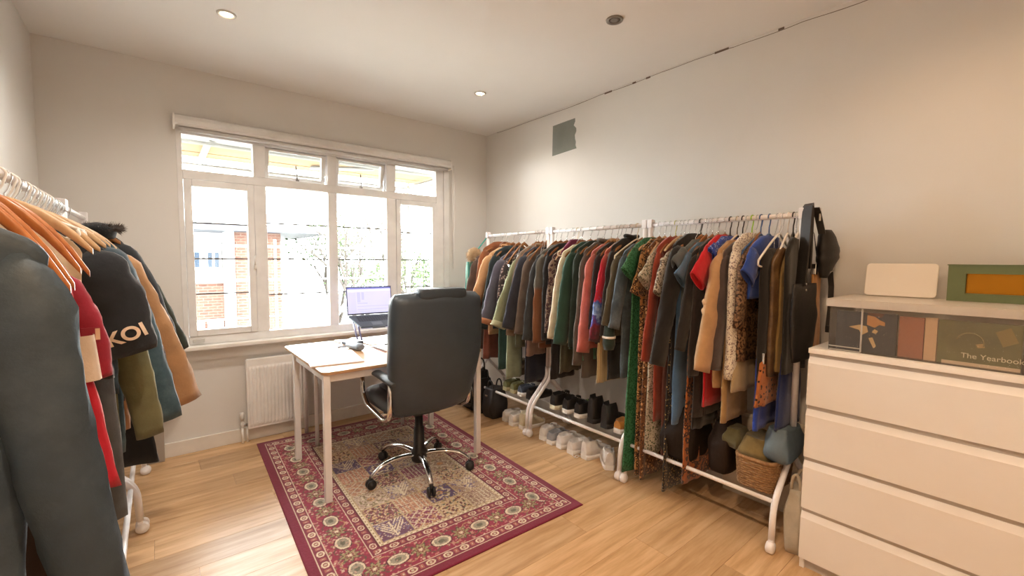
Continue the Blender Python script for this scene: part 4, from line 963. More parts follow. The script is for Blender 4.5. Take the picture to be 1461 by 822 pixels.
G('tee', 'grey melange short sleeved tee on the near rack', TOP, F('#5f6869'), R((969, 356), (966, 470), None, .2, y=1.272), short=(-.27, 1.335), sr=(.07, .07))
G('tee', 'steel blue short sleeved tee right of the grey tee', TOP, F('#4f6b84'), R((977, 360), (974, 470), None, .2, y=1.243), short=(-.275, 1.275), sr=(.062, .066))
G('jacket', 'black jacket with a silver studded front edge on the near rack', J, F('#231e1c'), R((988, 360), (985, 540), (968, 500), y=1.208), sr=(.06, .045))
G('coat', 'dark brown long coat behind the red tee', CO, F('#2c221e'), R((996, 354), (990, 590), (986, 535), y=1.175, zh=.53), sr=(.06, .05))
G('dress', 'bright red dress with wide short sleeve on the near rack', DRS, F('#c21220', rough=.8), R((1006, 350), (1000, 588), None, .2, y=1.138, zh=.60), short=(-.295, 1.275), sr=(.075, .08), flare=-.05)
G('top', 'royal blue patterned top on a black hanger behind the trench', TOP, F('#2f469a', '#8f9fd0', 'spots', 80), R((1014, 352), (1012, 460), None, .19, y=1.110), short=(-.20, 1.40), hk='black')
tr = G('trench_coat', 'camel trench coat with a knotted belt on the near rack', CO, F('#b0885f', rough=.75), R((1025, 358), (1020, 550), (1000, 530), y=1.074, zh=.72), sr=(.07, .062), flat=.5, hk='black', T=.02)
for z_, w_ in ((1.17-RZR, .285), (1.125-RZR, .29)):
    P = [Vector((w_*1.12*cos(a), .036*sin(a)-.004, z_+.012*sin(3*a))) for a in [2*pi*k/24 for k in range(25)]]
    MB().tube(P, .016, 8, False).build('belt', F('#bd956c', rough=.75), tr)
G('cardigan', 'dark plum grey cardigan between the trench coat and the floral shirt', TOP, F('#4b3f3d'), R((1033, 360), (1030, 530), (1020, 528), y=1.045), hk='black')
G('shirt', 'white shirt printed with small mauve flowers on a lime hanger', 'shirt', F('#ded3bf', '#85706c', 'floral', 110, hex3='#a3968a'), R((1048, 342), (1048, 480), (1042, 540), .21, y=.998, zs=1.468, zh=.95), sr=(.058, .05), flat=.5, hk='lime')
G('top', 'black brown sequined top right of the floral shirt', TOP, F('#2c1a13', '#8a6a4c', 'sequin', 110, rough=.45), R((1064, 366), (1066, 500), (1058, 470), y=.958, zh=.88), hk='oak')
G('blouse', 'cobalt blue blouse with short sleeve near the end of the rail', TOP, F('#1f3f8c', rough=.8), R((1081, 352), (1078, 450), None, .205, y=.915, zs=1.45, zh=1.20), short=(-.25, 1.30), sr=(.07, .072), hk='blue', T=.02)
G('top', 'black sleeveless top on a white plastic hanger with exposed arm', TOP, F('#1b1613'), R((1098, 372), (1095, 520), None, .2, y=.868, zs=1.40, zh=.80), T=.026, neck=.1, rise=.05, hk='white', hshow=.045)
G('dress', 'bronze satin dress with crumpled bodice beside the black bag', DRS, F('#4f3821', '#7c5f38', 'denim', rough=.4), R((1113, 372), (1112, 515), None, .175, y=.83, zs=1.38, zh=.83), neck=.08, hk='white', T=.022)
G('top', 'olive tan slip top showing as a pale strip beside the black bag', TOP, F('#8c7446'), R((1122, 372), (1120, 512), None, .13, y=.806, zs=1.33, zh=.85), rise=.11, hk='black')
G('dress', 'long black dress on the very end of the rail behind the black bag', DRS, F('#1a1714'), R((1142, 360), (1150, 492), None, .15, y=.784, zs=1.43, zh=.84), hk='white', T=.014)
hang('coat', 'camel coat edge showing as a strip right of the black bag', CO, F('#b5824c'), (1155, 492), 1.33, .93, .055, .135, T=.008)
# --- pieces that show under the coats
hang('trousers', 'rust brown trousers showing below the slate coat', TR, F('#7d4636'), (692, 512), 1.33, None, .10, -.12)
hang('trousers', 'teal grey trousers hanging below the sage jacket', TR, F('#3f5a55', rough=.7), (712, 527), 1.30, None, .12, -.10)
hang('trousers', 'pale sage trousers hanging below the navy coat', TR, F('#97a085'), (724, 540), 1.30, None, .07, -.14)
hang('skirt', 'grey green skirt showing below the taupe cardigan', SK, F('#666a57'), (738, 496), 1.30, None, .11, -.11)
hang('trousers', 'dark navy trousers hanging low under the far right rack', TR, F('#1d1e2d'), (750, 546), 1.28, None, .15, -.07, T=.016)
hang('shirt', 'dusty pink shirt tail showing under the black blazer', 'shirt', F('#94796d'), (752, 508), 1.25, None, .09, -.13)
hang('trousers', 'dark brown trousers hanging in front of the rack joint', TR, F('#1f1815'), (788, 541), 1.28, None, .11, -.10)
hang('trousers', 'olive trousers peeping out under the dark green coat', TR, F('#4b4632'), (800, 532), 1.28, None, .10, -.10)
hang('skirt', 'mint green skirt edge showing under the salmon jumper', SK, F('#5f9a82'), (832, 515), 1.25, None, .08, -.12)
hang('skirt', 'cream pleated skirt showing under the printed blouse', SK, F('#d0b98c', '#b09a70', 'pleat', 18), (853, 546), 1.26, None, .12, -.09)
hang('trousers', 'black trousers hanging behind the cream pleated skirt', TR, F('#1a1817'), (868, 542), 1.26, None, .12, -.08)
hang('dress', 'denim blue dress showing low under the studded jacket', DRS, F('#4f6f92'), (962, 604), 1.30, None, .12, -.09, flare=.2)
hang('skirt', 'orange leopard long skirt hanging low behind the red dress', SK, F('#9c5520', '#3b1d0d', 'leopard', 34, hex3='#b8722f'), (975, 690), 1.22, None, .15, -.05, flare=.1)
hang('trousers', 'black wide trousers hanging low between the leopard skirt and the red dress', TR, F('#1d1714'), (990, 612), 1.25, None, .12, -.07)
hang('trousers', 'camel beige trousers hanging under the trench coat', TR, F('#a5855a'), (1030, 603), 1.22, None, .13, -.07)
hang('skirt', 'cream skirt hanging under the floral shirt', SK, F('#b8a27c'), (1045, 560), 1.22, None, .12, -.09)
hang('skirt', 'tan skirt with black animal spots below the sequined top', SK, F('#a8622f', '#2b160c', 'spots', 42), (1082, 580), .90, None, .13, -.075, flare=.25)
hang('dress', 'bright cobalt dress hem showing below the spotted skirt', DRS, F('#2a46a6'), (1076, 614), .92, None, .12, -.05, flare=.2)
hang('skirt', 'navy blue flared skirt hanging at the end of the near rack', SK, F('#1c2c62'), (1110, 614), .95, None, .13, .02, flare=.2)
# --- extra hangers with nothing on them that show along the rail
for px, kind in ((1002, 'black'), (1044, 'grey'), (1054, 'cream'), (1088, 'blue'), (966, 'yellow')):
    q = at(px, 312, 0, RX); hanger(RX, q[1]+.006, kind, f"spare {kind} plastic hanger hooked bare on the near rack", .17, .09, RND.uniform(-.1, .1), group='hangers on the rails')
q = at(798, 352, 0, RX-.14)
bt = garment('top', 'burgundy top slung over a cream plastic hanger standing up above the neighbours', TOP, RX, 2.225, F('#6e2244'), 1.455, 1.30, Wd=.17, T=.02, neck=.06, rise=.09, fold=.014, hk='cream', hshow=.045)
# knitted hat with pom-pom hung from the rail end cuff
kh = thing('bobble_hat', 'dark green knitted hat with red pompom and white band among the coats', 'hat', (2.155, 1.70, 1.02))
MB().lathe([(.0, .0), (.022, .0), (.030, -.05), (.036, -.10), (.04, -.16), (.03, -.19), (.0, -.195)], n=16).build('knit', F('#26332c'), kh)
MB().lathe([(.0365, -.105), (.041, -.106), (.042, -.118), (.038, -.120)], n=16).build('band', F('#d8d2c8'), kh)
MB().lathe([(0, .045), (.018, .04), (.026, .022), (.022, .004), (0, 0)], n=14).build('pompom', F('#a63b34'), kh)
MB().tube([(0, 0, .04), (.01, -.01, .14), (.05, -.03, .25)], .0025, 6).build('string', F('#26332c'), kh)
# things hung over the near rail end
gb = thing('garment_bag', 'black strap bag slung over the near end of the right rail', 'bag', (RX-.01, .742, RZR))
BLK = fabric('#1d1917', rough=.5); BLK2 = fabric('#2a2622', rough=.55)
P = [(-.055, .0, -.34), (-.042, -.005, -.15), (-.03, -.005, -.02), (-.018, -.004, .036), (.015, .004, .050), (.04, .01, .02), (.048, .012, -.10), (.05, .012, -.26)]
def ribbon(pts, wv, t, name, mat, par):
    rings = []
    for i, p in enumerate(pts):
        p = Vector(p); a = Vector(pts[max(0, i-1)]); b_ = Vector(pts[min(len(pts)-1, i+1)]); d = (b_-a).normalized(); sdir = Vector(wv).normalized(); n_ = d.cross(sdir).normalized(); w2 = Vector(wv)*.5
        rings.append([p-w2-n_*t, p+w2-n_*t, p+w2+n_*t, p-w2+n_*t])
    return MB().loft(rings, True, False).build(name, mat, par)
ribbon(P, (.035, .05, 0), .004, 'strap', BLK2, gb)
MB().box(.036, .044, -.040, -.034, -.03, .03).build('strap_tag', plain('#c8c0b4', .4), gb)
rings = []
for i in range(15):
    t = i/14; z = -.33-.37*t; w = .145+.02*sin(pi*t)-.02*t; th = .016+.008*sin(pi*t)
    rings.append([(-.0+w*math.copysign(abs(cos(a))**.6, cos(a))+.008*noise.noise(Vector((a, t*5, 3))), -.002+th*sin(a)+.006*noise.noise(Vector((cos(a)*2, t*6, 1))), z) for a in [2*pi*k/20 for k in range(20)]])
MB().loft(rings).build('pouch', BLK, gb)
for k in (0, 1): MB().lathe([(0, -.004), (.006, -.003), (.006, 0), (0, .0005)], (-.075, -.028, -.33-.028*k), 10, 'y').build('rivet', STEEL, gb)
pj = thing('puffer_gilet', 'small black puffer gilet bulging out towards the wall at the end of the right rail', 'jacket', (RX+.09, .705, RZR-.09))
rings = []
for i in range(15):
    t = i/14; z = .02-.235*t; w = .095*(sin(pi*min(1, t*.72+.12)))**.8*(1-.55*max(0, t-.55)/.45); pf = 1+.10*abs(sin(t*pi*4))
    rings.append([(.035+w*pf*cos(a)+.05*sin(pi*t)*(1 if t < .6 else .8), .034*pf*sin(a)*(w/.095+.2), z) for a in [2*pi*k/18 for k in range(18)]])
MB().loft(rings).build('shell', BLK, pj); MB().tube([(.03, -.03, -.185), (.10, -.022, -.178)], .003, 6).build('zip_pull', STEEL, pj)
ribbon([(-.02, .0, .0), (-.05, .01, .08), (-.078, .014, .122)], (0, .03, 0), .003, 'hanging_loop', BLK2, pj)
bs = thing('belt_strap', 'loose black strap dangling beside the wall at the end of the rail', 'strap', (RX+.15, .70, 1.36))
ribbon([(.0, 0, .02), (.035, -.005, -.02), (.055, -.008, -.10), (.058, -.008, -.22), (.045, -.006, -.32)], (0, .024, 0), .002, 'webbing', BLK2, bs); MB().box(.036, .056, -.016, .004, -.335, -.30, .003).build('strap_end', BLACK_PL, bs)
ribbon([(.0, 0, .02), (-.03, .004, .06), (-.05, .006, .15), (-.13, .01, .262)], (0, .02, 0), .002, 'upper_webbing', BLK2, bs)
# far end: turquoise bag and a fluffy hood hung on the corner post
tq = thing('turquoise_scarf', 'turquoise striped scarf draped at the far end of the right rail', 'scarf', (2.30, 3.445, 1.36))
rings = []
for i in range(13):
    t = i/12; rings.append([((.055+.025*t)*math.copysign(abs(cos(a))**.7, cos(a)), (.02+.006*sin(9*t))*sin(a)*(1+.3*sin(5*a)), -.42*t) for a in [2*pi*k/18 for k in range(18)]])
MB().loft(rings).build('folds', fabric('#3f9a8e', '#a6d3c6', 'pleat', 14), tq)
MB().tube([(0, 0, -.004), (.04, -.02, .10), (.13, -.085, .245)], .006, 8).build('loop', fabric('#3f9a8e'), tq)
fh = thing('fluffy_hat', 'tan fluffy fur hat perched on the far end of the right rail', 'hat', (2.30, 3.40, 1.425))
rf = random.Random(2); m = MB(); m.lathe([(0, -.06), (.05, -.05), (.065, 0), (.055, .05), (0, .075)], n=18); m.build('crown', fabric('#a68a68'), fh)
m = MB()
for _ in range(900):
    d = Vector((rf.gauss(0, 1), rf.gauss(0, 1), rf.gauss(0, 1))).normalized(); p = d*.055; q = d*rf.uniform(.075, .095)+Vector((0, 0, -.01)); s_ = d.orthogonal().normalized()*.002
    m.add([p-s_, p+s_, q], [(0, 1, 2)])
m.build('fur', fabric('#b89a74'), fh)['kind'] = 'stuff'

# ================================================================== LEFT RAIL
def GL(name, label, cat, mat, y, zs, zh, Wd=.2, **k):
    return garment(name, label, cat, LX, y, mat, zs, zh, Wd=Wd, rail='l', **k)
SLATE = fabric('#33414d', '#46535e', 'denim', rough=.6)
GL('coat', 'long slate grey coat nearest the viewer on the left rail', CO, SLATE, 1.0, 1.40, .48, .195, T=.028, sleeve=(.238, .76), sr=(.055, .046), flat=.66, fold=.018, nt=34, nu=20, bow=-.008, flare=-.42, collar=SLATE, hk='orange', hdrop=.07)
GL('coat', 'dark brown coat showing as a strip behind the slate coat', CO, F('#3c2b22'), 1.10, 1.36, .45, .17, hk='orange')
GL('dress', 'dark maroon dress hanging behind the slate coat on the left rail', DRS, F('#3a2029'), 1.24, 1.33, .5, .16, hk='orange', hshow=.045, neck=.09)
GL('cardigan', 'black vest on an orange hanger left of the red dress', TOP, F('#2a2629'), 1.34, 1.33, .7, .15, hk='orange', hshow=.05, neck=.09)
rd = GL('dress', 'red colour block dress with a cream middle panel on the left rail', DRS, F('#b8182e', rough=.75), 1.52, 1.36, .78, .158, hk='orange', hshow=.035, T=.026, flare=.46)
sleeve_mesh((.125, .045, 1.34-RZR), (.196, .045, 1.06-RZR), .036, .032, .5, 3.3).build('sleeve', F('#8f1a30', rough=.75), rd)
m = MB(); rings = []
for i in range(2):
    z = 1.185-RZR-.115*i; rings.append([((.198, .208)[i]*math.copysign(abs(cos(a))**.6, cos(a)), -.0+(.0405+.004*i)*math.copysign(abs(sin(a))**.6, sin(a)), z) for a in [2*pi*k/28 for k in range(28)]])
m.loft(rings, False, True); o = m.build('cream_panel', F('#cdb8a2'), rd); o['label'] = 'cream panel across the red dress'
MB().box(.172, .206, .018, .020, 1.165-RZR, 1.2-RZR).build('badge', plain('#8f2436', .6), rd); MB().box(.198, .207, .0172, .0178, 1.168-RZR, 1.197-RZR).build('badge_edge', plain('#d9b79a', .6), rd)
GL('dress', 'pale slip on an orange hanger behind the red dress', DRS, F('#8a6f60'), 1.62, 1.35, .9, .14, hk='orange', hshow=.06, neck=.08)
GL('top', 'cream knitted top on a pale hanger over the orange hangers', TOP, F('#d4c2a6'), 1.72, 1.41, 1.0, .165, hk='pale', hshow=.035, rise=.085)
bt2 = GL('tee', 'black tee with white lettering on its sleeve on the left rail', TOP, F('#262a30'), 1.86, 1.415, 1.0, .205, sleeve=(.255, 1.07), sr=(.07, .066), flat=.5, hk='pale', hshow=.0, T=.024)
kt = text_obj('KOI', 'sleeve_lettering', plain('#ead9c4', .6), bt2, (0, 0, 0), (0, 0, 0), .060, .0006, True)
from mathutils.bvhtree import BVHTree
ks = [c for c in bt2.children if c.name.startswith('sleeve')][0].data
bv = BVHTree.FromPolygons([v.co for v in ks.vertices], [tuple(p.vertices) for p in ks.polygons])
kb2 = bmesh.new(); kb2.from_mesh(kt.data); bmesh.ops.triangulate(kb2, faces=kb2.faces[:])
bmesh.ops.subdivide_edges(kb2, edges=[e for e in kb2.edges if e.calc_length() > .012], cuts=2, use_grid_fill=False)
for v in kb2.verts:
    ca, sa = cos(radians(20)), sin(radians(20)); x_, z_ = v.co.x*ca-v.co.y*sa+.245, v.co.x*sa+v.co.y*ca+1.135-RZR
    hit = bv.ray_cast(Vector((x_, -.5, z_)), Vector((0, 1, 0)))[0]
    v.co = Vector((x_, (hit.y if hit else -.03)-.0016-(.0008 if v.co.z > 0 else 0), z_))
kb2.to_mesh(kt.data); kb2.free()
GL('trousers', 'charcoal track trousers with a white side stripe under the black tee', TR, F('#4a4c4e'), 1.98, 1.26, .48, .20, hk='oak', T=.02, flare=.08, rise=.02, neck=.05)
o = [c for c in bpy.data.objects if c.name.startswith('trousers')][-1]
for kx in (.10, .135): ribbon([(kx-.03+.02*t, -.030, -.36-.72*t) for t in [i/8 for i in range(9)]], (.012, 0, 0), .001, 'side_stripe', F('#d8cfc4'), o)
GL('jacket', 'dark teal denim jacket with pale seams right of the black tee', J, F('#31424d', '#4f6673', 'denim', rough=.75), 2.06, 1.43, .90, .205, sleeve=(.255, 1.04), sr=(.066, .055), flat=.5, hk='pale', T=.022, collar=F('#31424d'))
GL('shirt', 'olive green long shirt hanging below the denim jacket', 'shirt', F('#6d6c4c'), 2.14, 1.38, .58, .195, sleeve=(.285, .70), sr=(.055, .045), hk='oak', T=.018)
GL('coat', 'teal blue long denim coat on the left rail', CO, F('#38525e', '#5a7480', 'denim', rough=.75), 2.24, 1.435, .62, .205, sleeve=(.33, .72), sr=(.066, .055), flat=.48, hk='pale', T=.022)
GL('jacket', 'black velvet jacket between the teal coat and the tan coat', J, F('#1f2126'), 2.34, 1.43, .75, .2, sleeve=(.30, .82), sr=(.062, .055), hk='oak')
GL('shirt', 'dark plaid shirt left of the tan coat on the left rail', 'shirt', F('#2d2a2c', '#8a5f48', 'plaid', 9, hex3='#54424a'), 2.42, 1.40, .78, .2, sleeve=(.315, .80), sr=(.06, .05), hk='oak')
GL('coat', 'tan camel coat with wide sleeve at the far end of the left rail', CO, F('#a87f58', rough=.75), 2.53, 1.42, .62, .205, sleeve=(.385, .70), sr=(.078, .085), flat=.55, hk='pale', T=.024)
GL('trousers', 'black trousers hanging lowest at the far end of the left rail', TR, F('#23262b'), 2.62, 1.2, .42, .2, hk='oak', T=.016, flare=.5, rise=.02, neck=.05)
GL('jacket', 'grey green windcheater with pale piping beyond the tan coat', J, F('#5d6257', '#84887c', 'denim'), 2.66, 1.43, .80, .2, sleeve=(.33, .85), sr=(.06, .05), hk='pale')
GL('coat', 'black parka beyond the tan coat on the left rail', CO, F('#24272b'), 2.74, 1.46, .78, .21, sleeve=(.36, .90), sr=(.068, .056), flat=.5, hk='oak', T=.024)
GL('coat', 'dark green parka furthest along the left rail by the window', CO, F('#33392f'), 2.93, 1.44, .78, .205, sleeve=(.40, .88), sr=(.064, .052), flat=.5, hk='oak', T=.022)
fhd = thing('fur_hood', 'dark brown fur trimmed hood on the parka collar of the left rail', 'hood', (LX+.12, 2.74, 1.51)); m = MB(); 
m.lathe([(0, -.05), (.06, -.045), (.07, 0), (.05, .02), (0, .03)], n=20); m.build('lining', F('#1e2226'), fhd)
m = MB(); rf = random.Random(9)
for _ in range(1600):
    a = rf.uniform(0, 2*pi); c = Vector((.02+.05*cos(a), .04*sin(a), .0)); d = Vector((cos(a)+rf.gauss(0, .6), .7*sin(a)+rf.gauss(0, .6), rf.gauss(.25, .6))).normalized(); s_ = d.orthogonal().normalized()*.0022
    m.add([c-s_, c+s_, c+d*rf.uniform(.02, .042)], [(0, 1, 2)])
m.build('fur_trim', F('#4b4038'), fhd)['kind'] = 'stuff'
for y_, nb_ in ((1.80, 'cream knitted top'), (1.91, 'black lettered tee'), (1.955, 'striped track trousers'), (2.11, 'dark teal denim jacket'), (2.19, 'olive green shirt'), (2.29, 'teal blue denim coat'), (2.38, 'black velvet jacket'), (2.47, 'dark plaid shirt')): hanger(LX, y_, 'white', f'empty white plastic hanger on the left rail just beyond the {nb_}', .15, .06, RND.uniform(-.06, .06), group='empty white hangers on the left rail')
sh_ = thing('cap', 'white cloth cap stuffed under the tan coat sleeve', 'cap', (-.02, 2.80, .70)); rings = []
for i in range(9):
    t = i/8; r = .052*sqrt(max(.02, 1-(2*t-1)**2)); rings.append([(r*1.0*cos(a)*(1+.1*sin(3*a)), r*.8*sin(a), .10*t-.05) for a in [2*pi*k/16 for k in range(16)]])
MB().loft(rings).build('crown', F('#d8cdca'), sh_); ribbon([(0, 0, .04), (-.06, .005, .10), (-.14, .01, .20)], (0, .02, 0), .002, 'strap', F('#d8cdca'), sh_)
wb = thing('rounded_panel', 'pale rounded panel leaning under the coats against the far wall', 'panel', (-.06, YB-.05, .44)); 
MB().lathe([(0, -.008), (.155, -.008), (.165, 0), (.155, .008), (0, .008)], (0, 0, 0), 36, 'y').build('disc', plain('#bdb3a8', .25), wb, rot=(radians(-4), 0, 0)); MB().box(-.05, .05, -.02, .02, -.439, -.15, .004).build('stand', plain('#a79d92', .5), wb)

# ================================================================== UNDER THE RACKS
def shoe(x, y, z, rz, mat, sole, label, L=.26, w=.088, h=.085, boot=0.0, cat='shoe', group=None, laces=True, pitch=0.0, lacemat=None):
    t = thing('trainer' if not boot else 'ankle_boot', label, cat, (x, y, z), rz, group); t.rotation_euler = (pitch, 0, rz) if not pitch else (0, pitch, rz)
    def wid(s_): return w/2*(.74+.26*sin(pi*min(1, s_*.9+.05))+.16*max(0, sin(pi*(s_-.35)/.65)) - (.75*max(0, (s_-.86)/.14)**2.2) - .22*max(0, (.1-s_)/.1)**2)
    m = MB(); rings = []
    for i in range(17):
        s_ = i/16; x_ = L*(s_-.5); ww = max(.006, wid(s_))*1.06; lift = .012*max(0, (s_-.75)/.25)**2; th = .026+.008*(1-s_)
        rings.append([(x_, -ww, .001+lift), (x_, ww, .001+lift), (x_, ww*1.02, lift+th*.6), (x_, ww*.97, lift+th), (x_, -ww*.97, lift+th), (x_, -ww*1.02, lift+th*.6)])
    m.loft(rings, True, True).build('sole', sole, t)
    rings = []
    for i in range(21):
        s_ = i/20; x_ = L*(s_-.5)*.985; ww = max(.005, wid(s_)); base = .024+.006*(1-s_)+.012*max(0, (s_-.75)/.25)**2
        top = h*(1.0 if s_ < .38 else max(.42, 1-.95*(s_-.38)))*(1-.35*max(0, (s_-.8)/.2)**2)+.0
        if boot and s_ < .45: top = h+boot*(1 if s_ < .36 else max(0, 1-(s_-.36)/.09))
        if s_ < .06: top *= .93
        op = 1 if .07 < s_ < .42 else 0
        ins = ww*.62 if op else 0.0; dep = .05 if op else 0.0
        rings.append([(x_, -ww*.98, base), (x_, -ww, base+(top-base)*.45), (x_, -ww*(.72 if not op else .80), base+(top-base)*.9), (x_, -ww*(.35 if not op else .72), top), (x_, -ww*.25 if not op else -ins, top+.004-dep*.9), (x_, ww*.25 if not op else ins, top+.004-dep*.9), (x_, ww*(.35 if not op else .72), top), (x_, ww*(.72 if not op else .80), base+(top-base)*.9), (x_, ww, base+(top-base)*.45), (x_, ww*.98, base)])
    m = MB().loft(rings, True, True); m.build('upper', mat, t)
    if laces:
        lm = lacemat or plain('#efece8', .7); tg = MB()
        for k in range(4):
            s_ = .45+.07*k; x_ = L*(s_-.5); tp = h*max(.42, 1-.95*(s_-.38))+.007; tg.tube([(x_, -.022, tp-.008), (x_, 0, tp), (x_+.006, .022, tp-.008)], .0028, 6)
        tg.build('laces', lm, t)
        MB().box(L*(-.09), L*(.12), -.02, .02, h*.72, h*.99, .006).build('tongue', mat, t)
    return t
WHT = fabric('#ddd8d4', rough=.6); WSOLE = plain('#ece9e5', .5); BLKS = fabric('#1f1d1d', rough=.5); DSOLE = plain('#2a2727', .6); GREY = fabric('#8f9198'); CREAM = fabric('#cfc3a4'); OLIV = fabric('#6b6b42'); NVY = fabric('#38404f')
HX = 2.37
rows = [(2.865, WHT, 'white low trainer furthest back in the row on the floor', 0), (2.765, WHT, 'white trainer with a pale lining second in the row on the floor', 0), (2.655, CREAM, 'cream and green high trainer beside the rack joint castors', .05),
        (2.40, WHT, 'white trainer with navy tongue just right of the rack joint legs', 0), (2.305, GREY, 'pale grey trainer with dark laces in the row under the middle rack', 0), (2.195, WHT, 'white trainer with a wide heel in the middle of the row', 0), (2.085, WHT, 'white trainer with a thin pink heel line under the shelf bar', 0), (1.965, WHT, 'large white high backed trainer towards the right of the row', .03)]
for i, (y_, m_, lb, bt_) in enumerate(rows):
    shoe(HX+RND.uniform(-.01, .015), y_, .0, RND.uniform(-.10, .08), m_, WSOLE, lb, boot=bt_, h=.09+.01*(i % 2), w=.092, group='trainers on the floor under the right racks', lacemat=(plain('#3a4356', .6) if i in (3, 4) else None))
shoe(2.355, 1.845, .0, .75, WHT, WSOLE, 'white trainer turned sideways with loose laces at the right end of the row', h=.105, boot=.02, group='trainers on the floor under the right racks')
ll = [c for c in bpy.data.objects if c.name.startswith('trainer')][-1]
MB().tube([(-.12, -.03, .03), (-.15, -.05, .012), (-.14, -.08, .006), (-.10, -.075, .006), (-.11, -.05, .006), (-.15, -.07, .006)], .003, 6).build('loose_lace', plain('#efece8', .7), ll)
def on_bar(y_, m_, s_m, lb, **k): return shoe(k.pop('x', RX+.0), y_, .2475, k.pop('rz', 0.0), m_, s_m, lb, group='shoes on the rack shelves', pitch=k.pop('pitch', 0.0), **k)
on_bar(2.93, OLIV, plain('#b3a984', .6), 'olive green rounded shoe on the far shelf bars'); on_bar(2.83, OLIV, plain('#b3a984', .6), 'olive shoe beside the blue shoe on the far shelf bars')
on_bar(2.73, NVY, WSOLE, 'navy and white shoe on the far shelf bars', lacemat=WSOLE); on_bar(2.62, BLKS, DSOLE, 'black shoe on the far shelf bars next to the rack joint')
on_bar(2.33, BLKS, plain('#d8d2b8', .6), 'black trainer with thick cream sole on the middle shelf bars', h=.12, L=.28); on_bar(2.21, BLKS, WSOLE, 'black shoe with white sole on the middle shelf bars', h=.11)
on_bar(2.09, BLKS, WSOLE, 'black trainer with lime laces on the middle shelf bars', h=.11, lacemat=plain('#8fc43c', .5)); on_bar(1.965, BLKS, DSOLE, 'tall black ankle boot on the middle shelf bars', boot=.09, h=.10, laces=False)
on_bar(1.845, BLKS, DSOLE, 'black ankle boot beside the tan shoe on the middle shelf bars', boot=.07, h=.10, laces=False); on_bar(1.735, fabric('#b57832'), WSOLE, 'tan yellow trainer at the right end of the middle shelf bars')
def soft_bag(x, y, z, sx_, sy_, sz_, mat, label, name='tote_bag', cat='bag', seed=1, handles=True, rz=0, slump=.1, hm=None):
    t = thing(name, label, cat, (x, y, z), rz); rings = []
    for i in range(13):
        u = i/12; k = (.86+.14*sin(pi*min(1, u*1.1)))*(1-.22*max(0, u-.6)/.4); 
        if i == 0: k *= .9
        rings.append([(sx_/2*k*math.copysign(abs(cos(a))**.45, cos(a))+.09*sx_*noise.noise(Vector((cos(a)*1.6+seed, sin(a)*1.6, u*2.4))), sy_/2*k*math.copysign(abs(sin(a))**.45, sin(a))+.09*sy_*noise.noise(Vector((cos(a)*1.6, sin(a)*1.6+seed, u*2.4))), .001+sz_*u*(1+slump*noise.noise(Vector((cos(a), sin(a), seed)))*u)) for a in [2*pi*q/26 for q in range(26)]])
    MB().loft(rings).build('body', mat, t)
    if handles:
        for s_ in (-1, 1): MB().tube(bez((s_*sx_*.22, -sy_*.22, sz_*.96), (s_*sx_*.26, -sy_*.25, sz_*1.35), (s_*sx_*.26, sy_*.25, sz_*1.35), (s_*sx_*.22, sy_*.22, sz_*.96), 12), .007, 7).build('handle', hm or mat, t)
    return t
DK = fabric('#191716', rough=.65); DK2 = fabric('#232022', rough=.6)
soft_bag(2.28, 3.34, .0, .26, .24, .36, DK, 'tall black backpack standing at the far end of the right wall', 'backpack', seed=2); b3 = soft_bag(2.27, 3.03, .0, .20, .17, .26, DK2, 'black shoulder bag with a small metal clasp near the row of trainers', 'shoulder_bag', seed=5)
MB().box(-.108, -.098, -.03, .0, .20, .215, .003).build('clasp', STEEL, b3)
b4 = soft_bag(2.25, 3.195, .0, .20, .12, .30, DK, 'slim black bag between the backpack and the shoulder bag', 'handbag', seed=8); MB().tube([(-.11, .01, .25), (-.105, -.01, .16)], .004, 6).build('zip_pull', STEEL, b4)
soft_bag(2.50, 2.70, .262+.10, .16, .2, .12, fabric('#3a1c22'), 'maroon knitted bundle lying on the far shelf shoes', 'folded_jumper', 'jumper', 3, False)
soft_bag(2.50, 2.95, .262+.10, .16, .16, .13, fabric('#6b5a45'), 'brown woolly bundle on the far shelf under the sage trousers', 'woolly_hat', 'hat', 7, False)
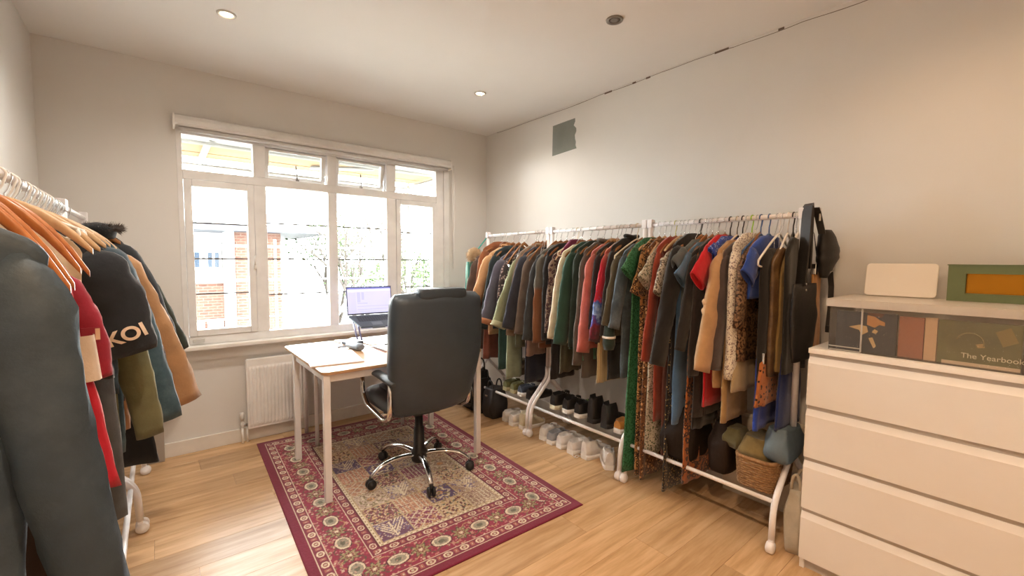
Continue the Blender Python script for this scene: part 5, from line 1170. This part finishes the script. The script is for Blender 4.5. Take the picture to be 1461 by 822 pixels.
# near rack
soft_bag(2.38, 1.30, .2475, .30, .22, .30, fabric('#1d130d', rough=.7), 'tall dark brown bag on the near rack shelf', 'holdall', 'bag', 4)
soft_bag(2.40, 1.07, .2475+.0, .26, .12, .27, fabric('#231710', rough=.7), 'black brown handbag left of the wicker basket', 'handbag', 'bag', 6)
def wicker_mat():
    m, nt, ns, ls, b = new_mat('wicker'); b.inputs['Roughness'].default_value = .7; co = tex_coord(ns, ls, 1.0)
    ls.new(ramp(ns, ls, noise_tex(ns, ls, co, 60), [(.3, lin('#7d5936')), (.7, lin('#a57e52'))]), b.inputs['Base Color']); return m
WK = wicker_mat()
bk_ = thing('wicker_basket', 'rectangular wicker basket on the shelf of the near rack', 'basket', (2.395, .875, .2475), 0)
bw, bl_, bh = .14, .095, .15
m = MB(); per = []
for i in range(48):
    a = 2*pi*i/48; per.append((math.copysign(abs(cos(a))**.4, cos(a)), math.copysign(abs(sin(a))**.4, sin(a))))
for r_ in range(13):
    z = .008+r_*bh/13; k = .92+.08*r_/12
    pts = [(bw*k*px_+.0035*(1 if (i+r_) % 2 else -1)*px_, bl_*k*py_+.0035*(1 if (i+r_) % 2 else -1)*py_, z) for i, (px_, py_) in enumerate(per)]; pts.append(pts[0]); m.tube(pts, .0062, 6, False)
m.build('woven_strands', WK, bk_)['kind'] = 'stuff'
MB().tube([(bw*1.01*px_, bl_*1.01*py_, bh+.004) for px_, py_ in per+per[:1]], .010, 8, False).build('rim', WK, bk_)
MB().prism([(bw*.9*px_, bl_*.9*py_) for px_, py_ in per], .001, .008).build('basket_floor', WK, bk_)
sb = soft_bag(2.40, .90, .2475+.10, .24, .17, .14, fabric('#7d6a3f', '#4d4429', 'denim'), 'olive tan scarf heaped in the wicker basket', 'scarf', 'scarf', 11, False)
soft_bag(2.36, 1.005, .2475+.145+.012, .16, .10, .10, fabric('#5a5436'), 'dark olive bundle lying at the back of the basket', 'knitwear', 'knitwear', 13, False)
soft_bag(2.40, .79, .405, .26, .13, .16, fabric('#5f6f78', rough=.6), 'grey blue cloth bag slumped on top of the basket end', 'cloth_bag', 'bag', 15, False)
soft_bag(2.345, .703, .0, .15, .085, .30, fabric('#b7a992', rough=.8), 'cream canvas bag standing behind the near castor leg', 'canvas_bag', 'bag', 17, True)
soft_bag(2.55, .712, .0, .18, .09, .16, fabric('#8f8a84', rough=.8), 'grey cloth bundle on the floor beside the chest of drawers', 'cloth_bundle', 'bundle', 19, False)
wbx = thing('flat_white_box', 'flat white cardboard box standing against the wall behind the near rack', 'box', (2.66, .95, .0)); MB().box(-.03, .03, -.24, .24, .0, .48, .003).build('carton', plain('#cfc3b0', .7), wbx); MB().box(-.032, .032, -.242, .242, .48, .50, .003).build('carton_lid', plain('#d8cdbb', .7), wbx)
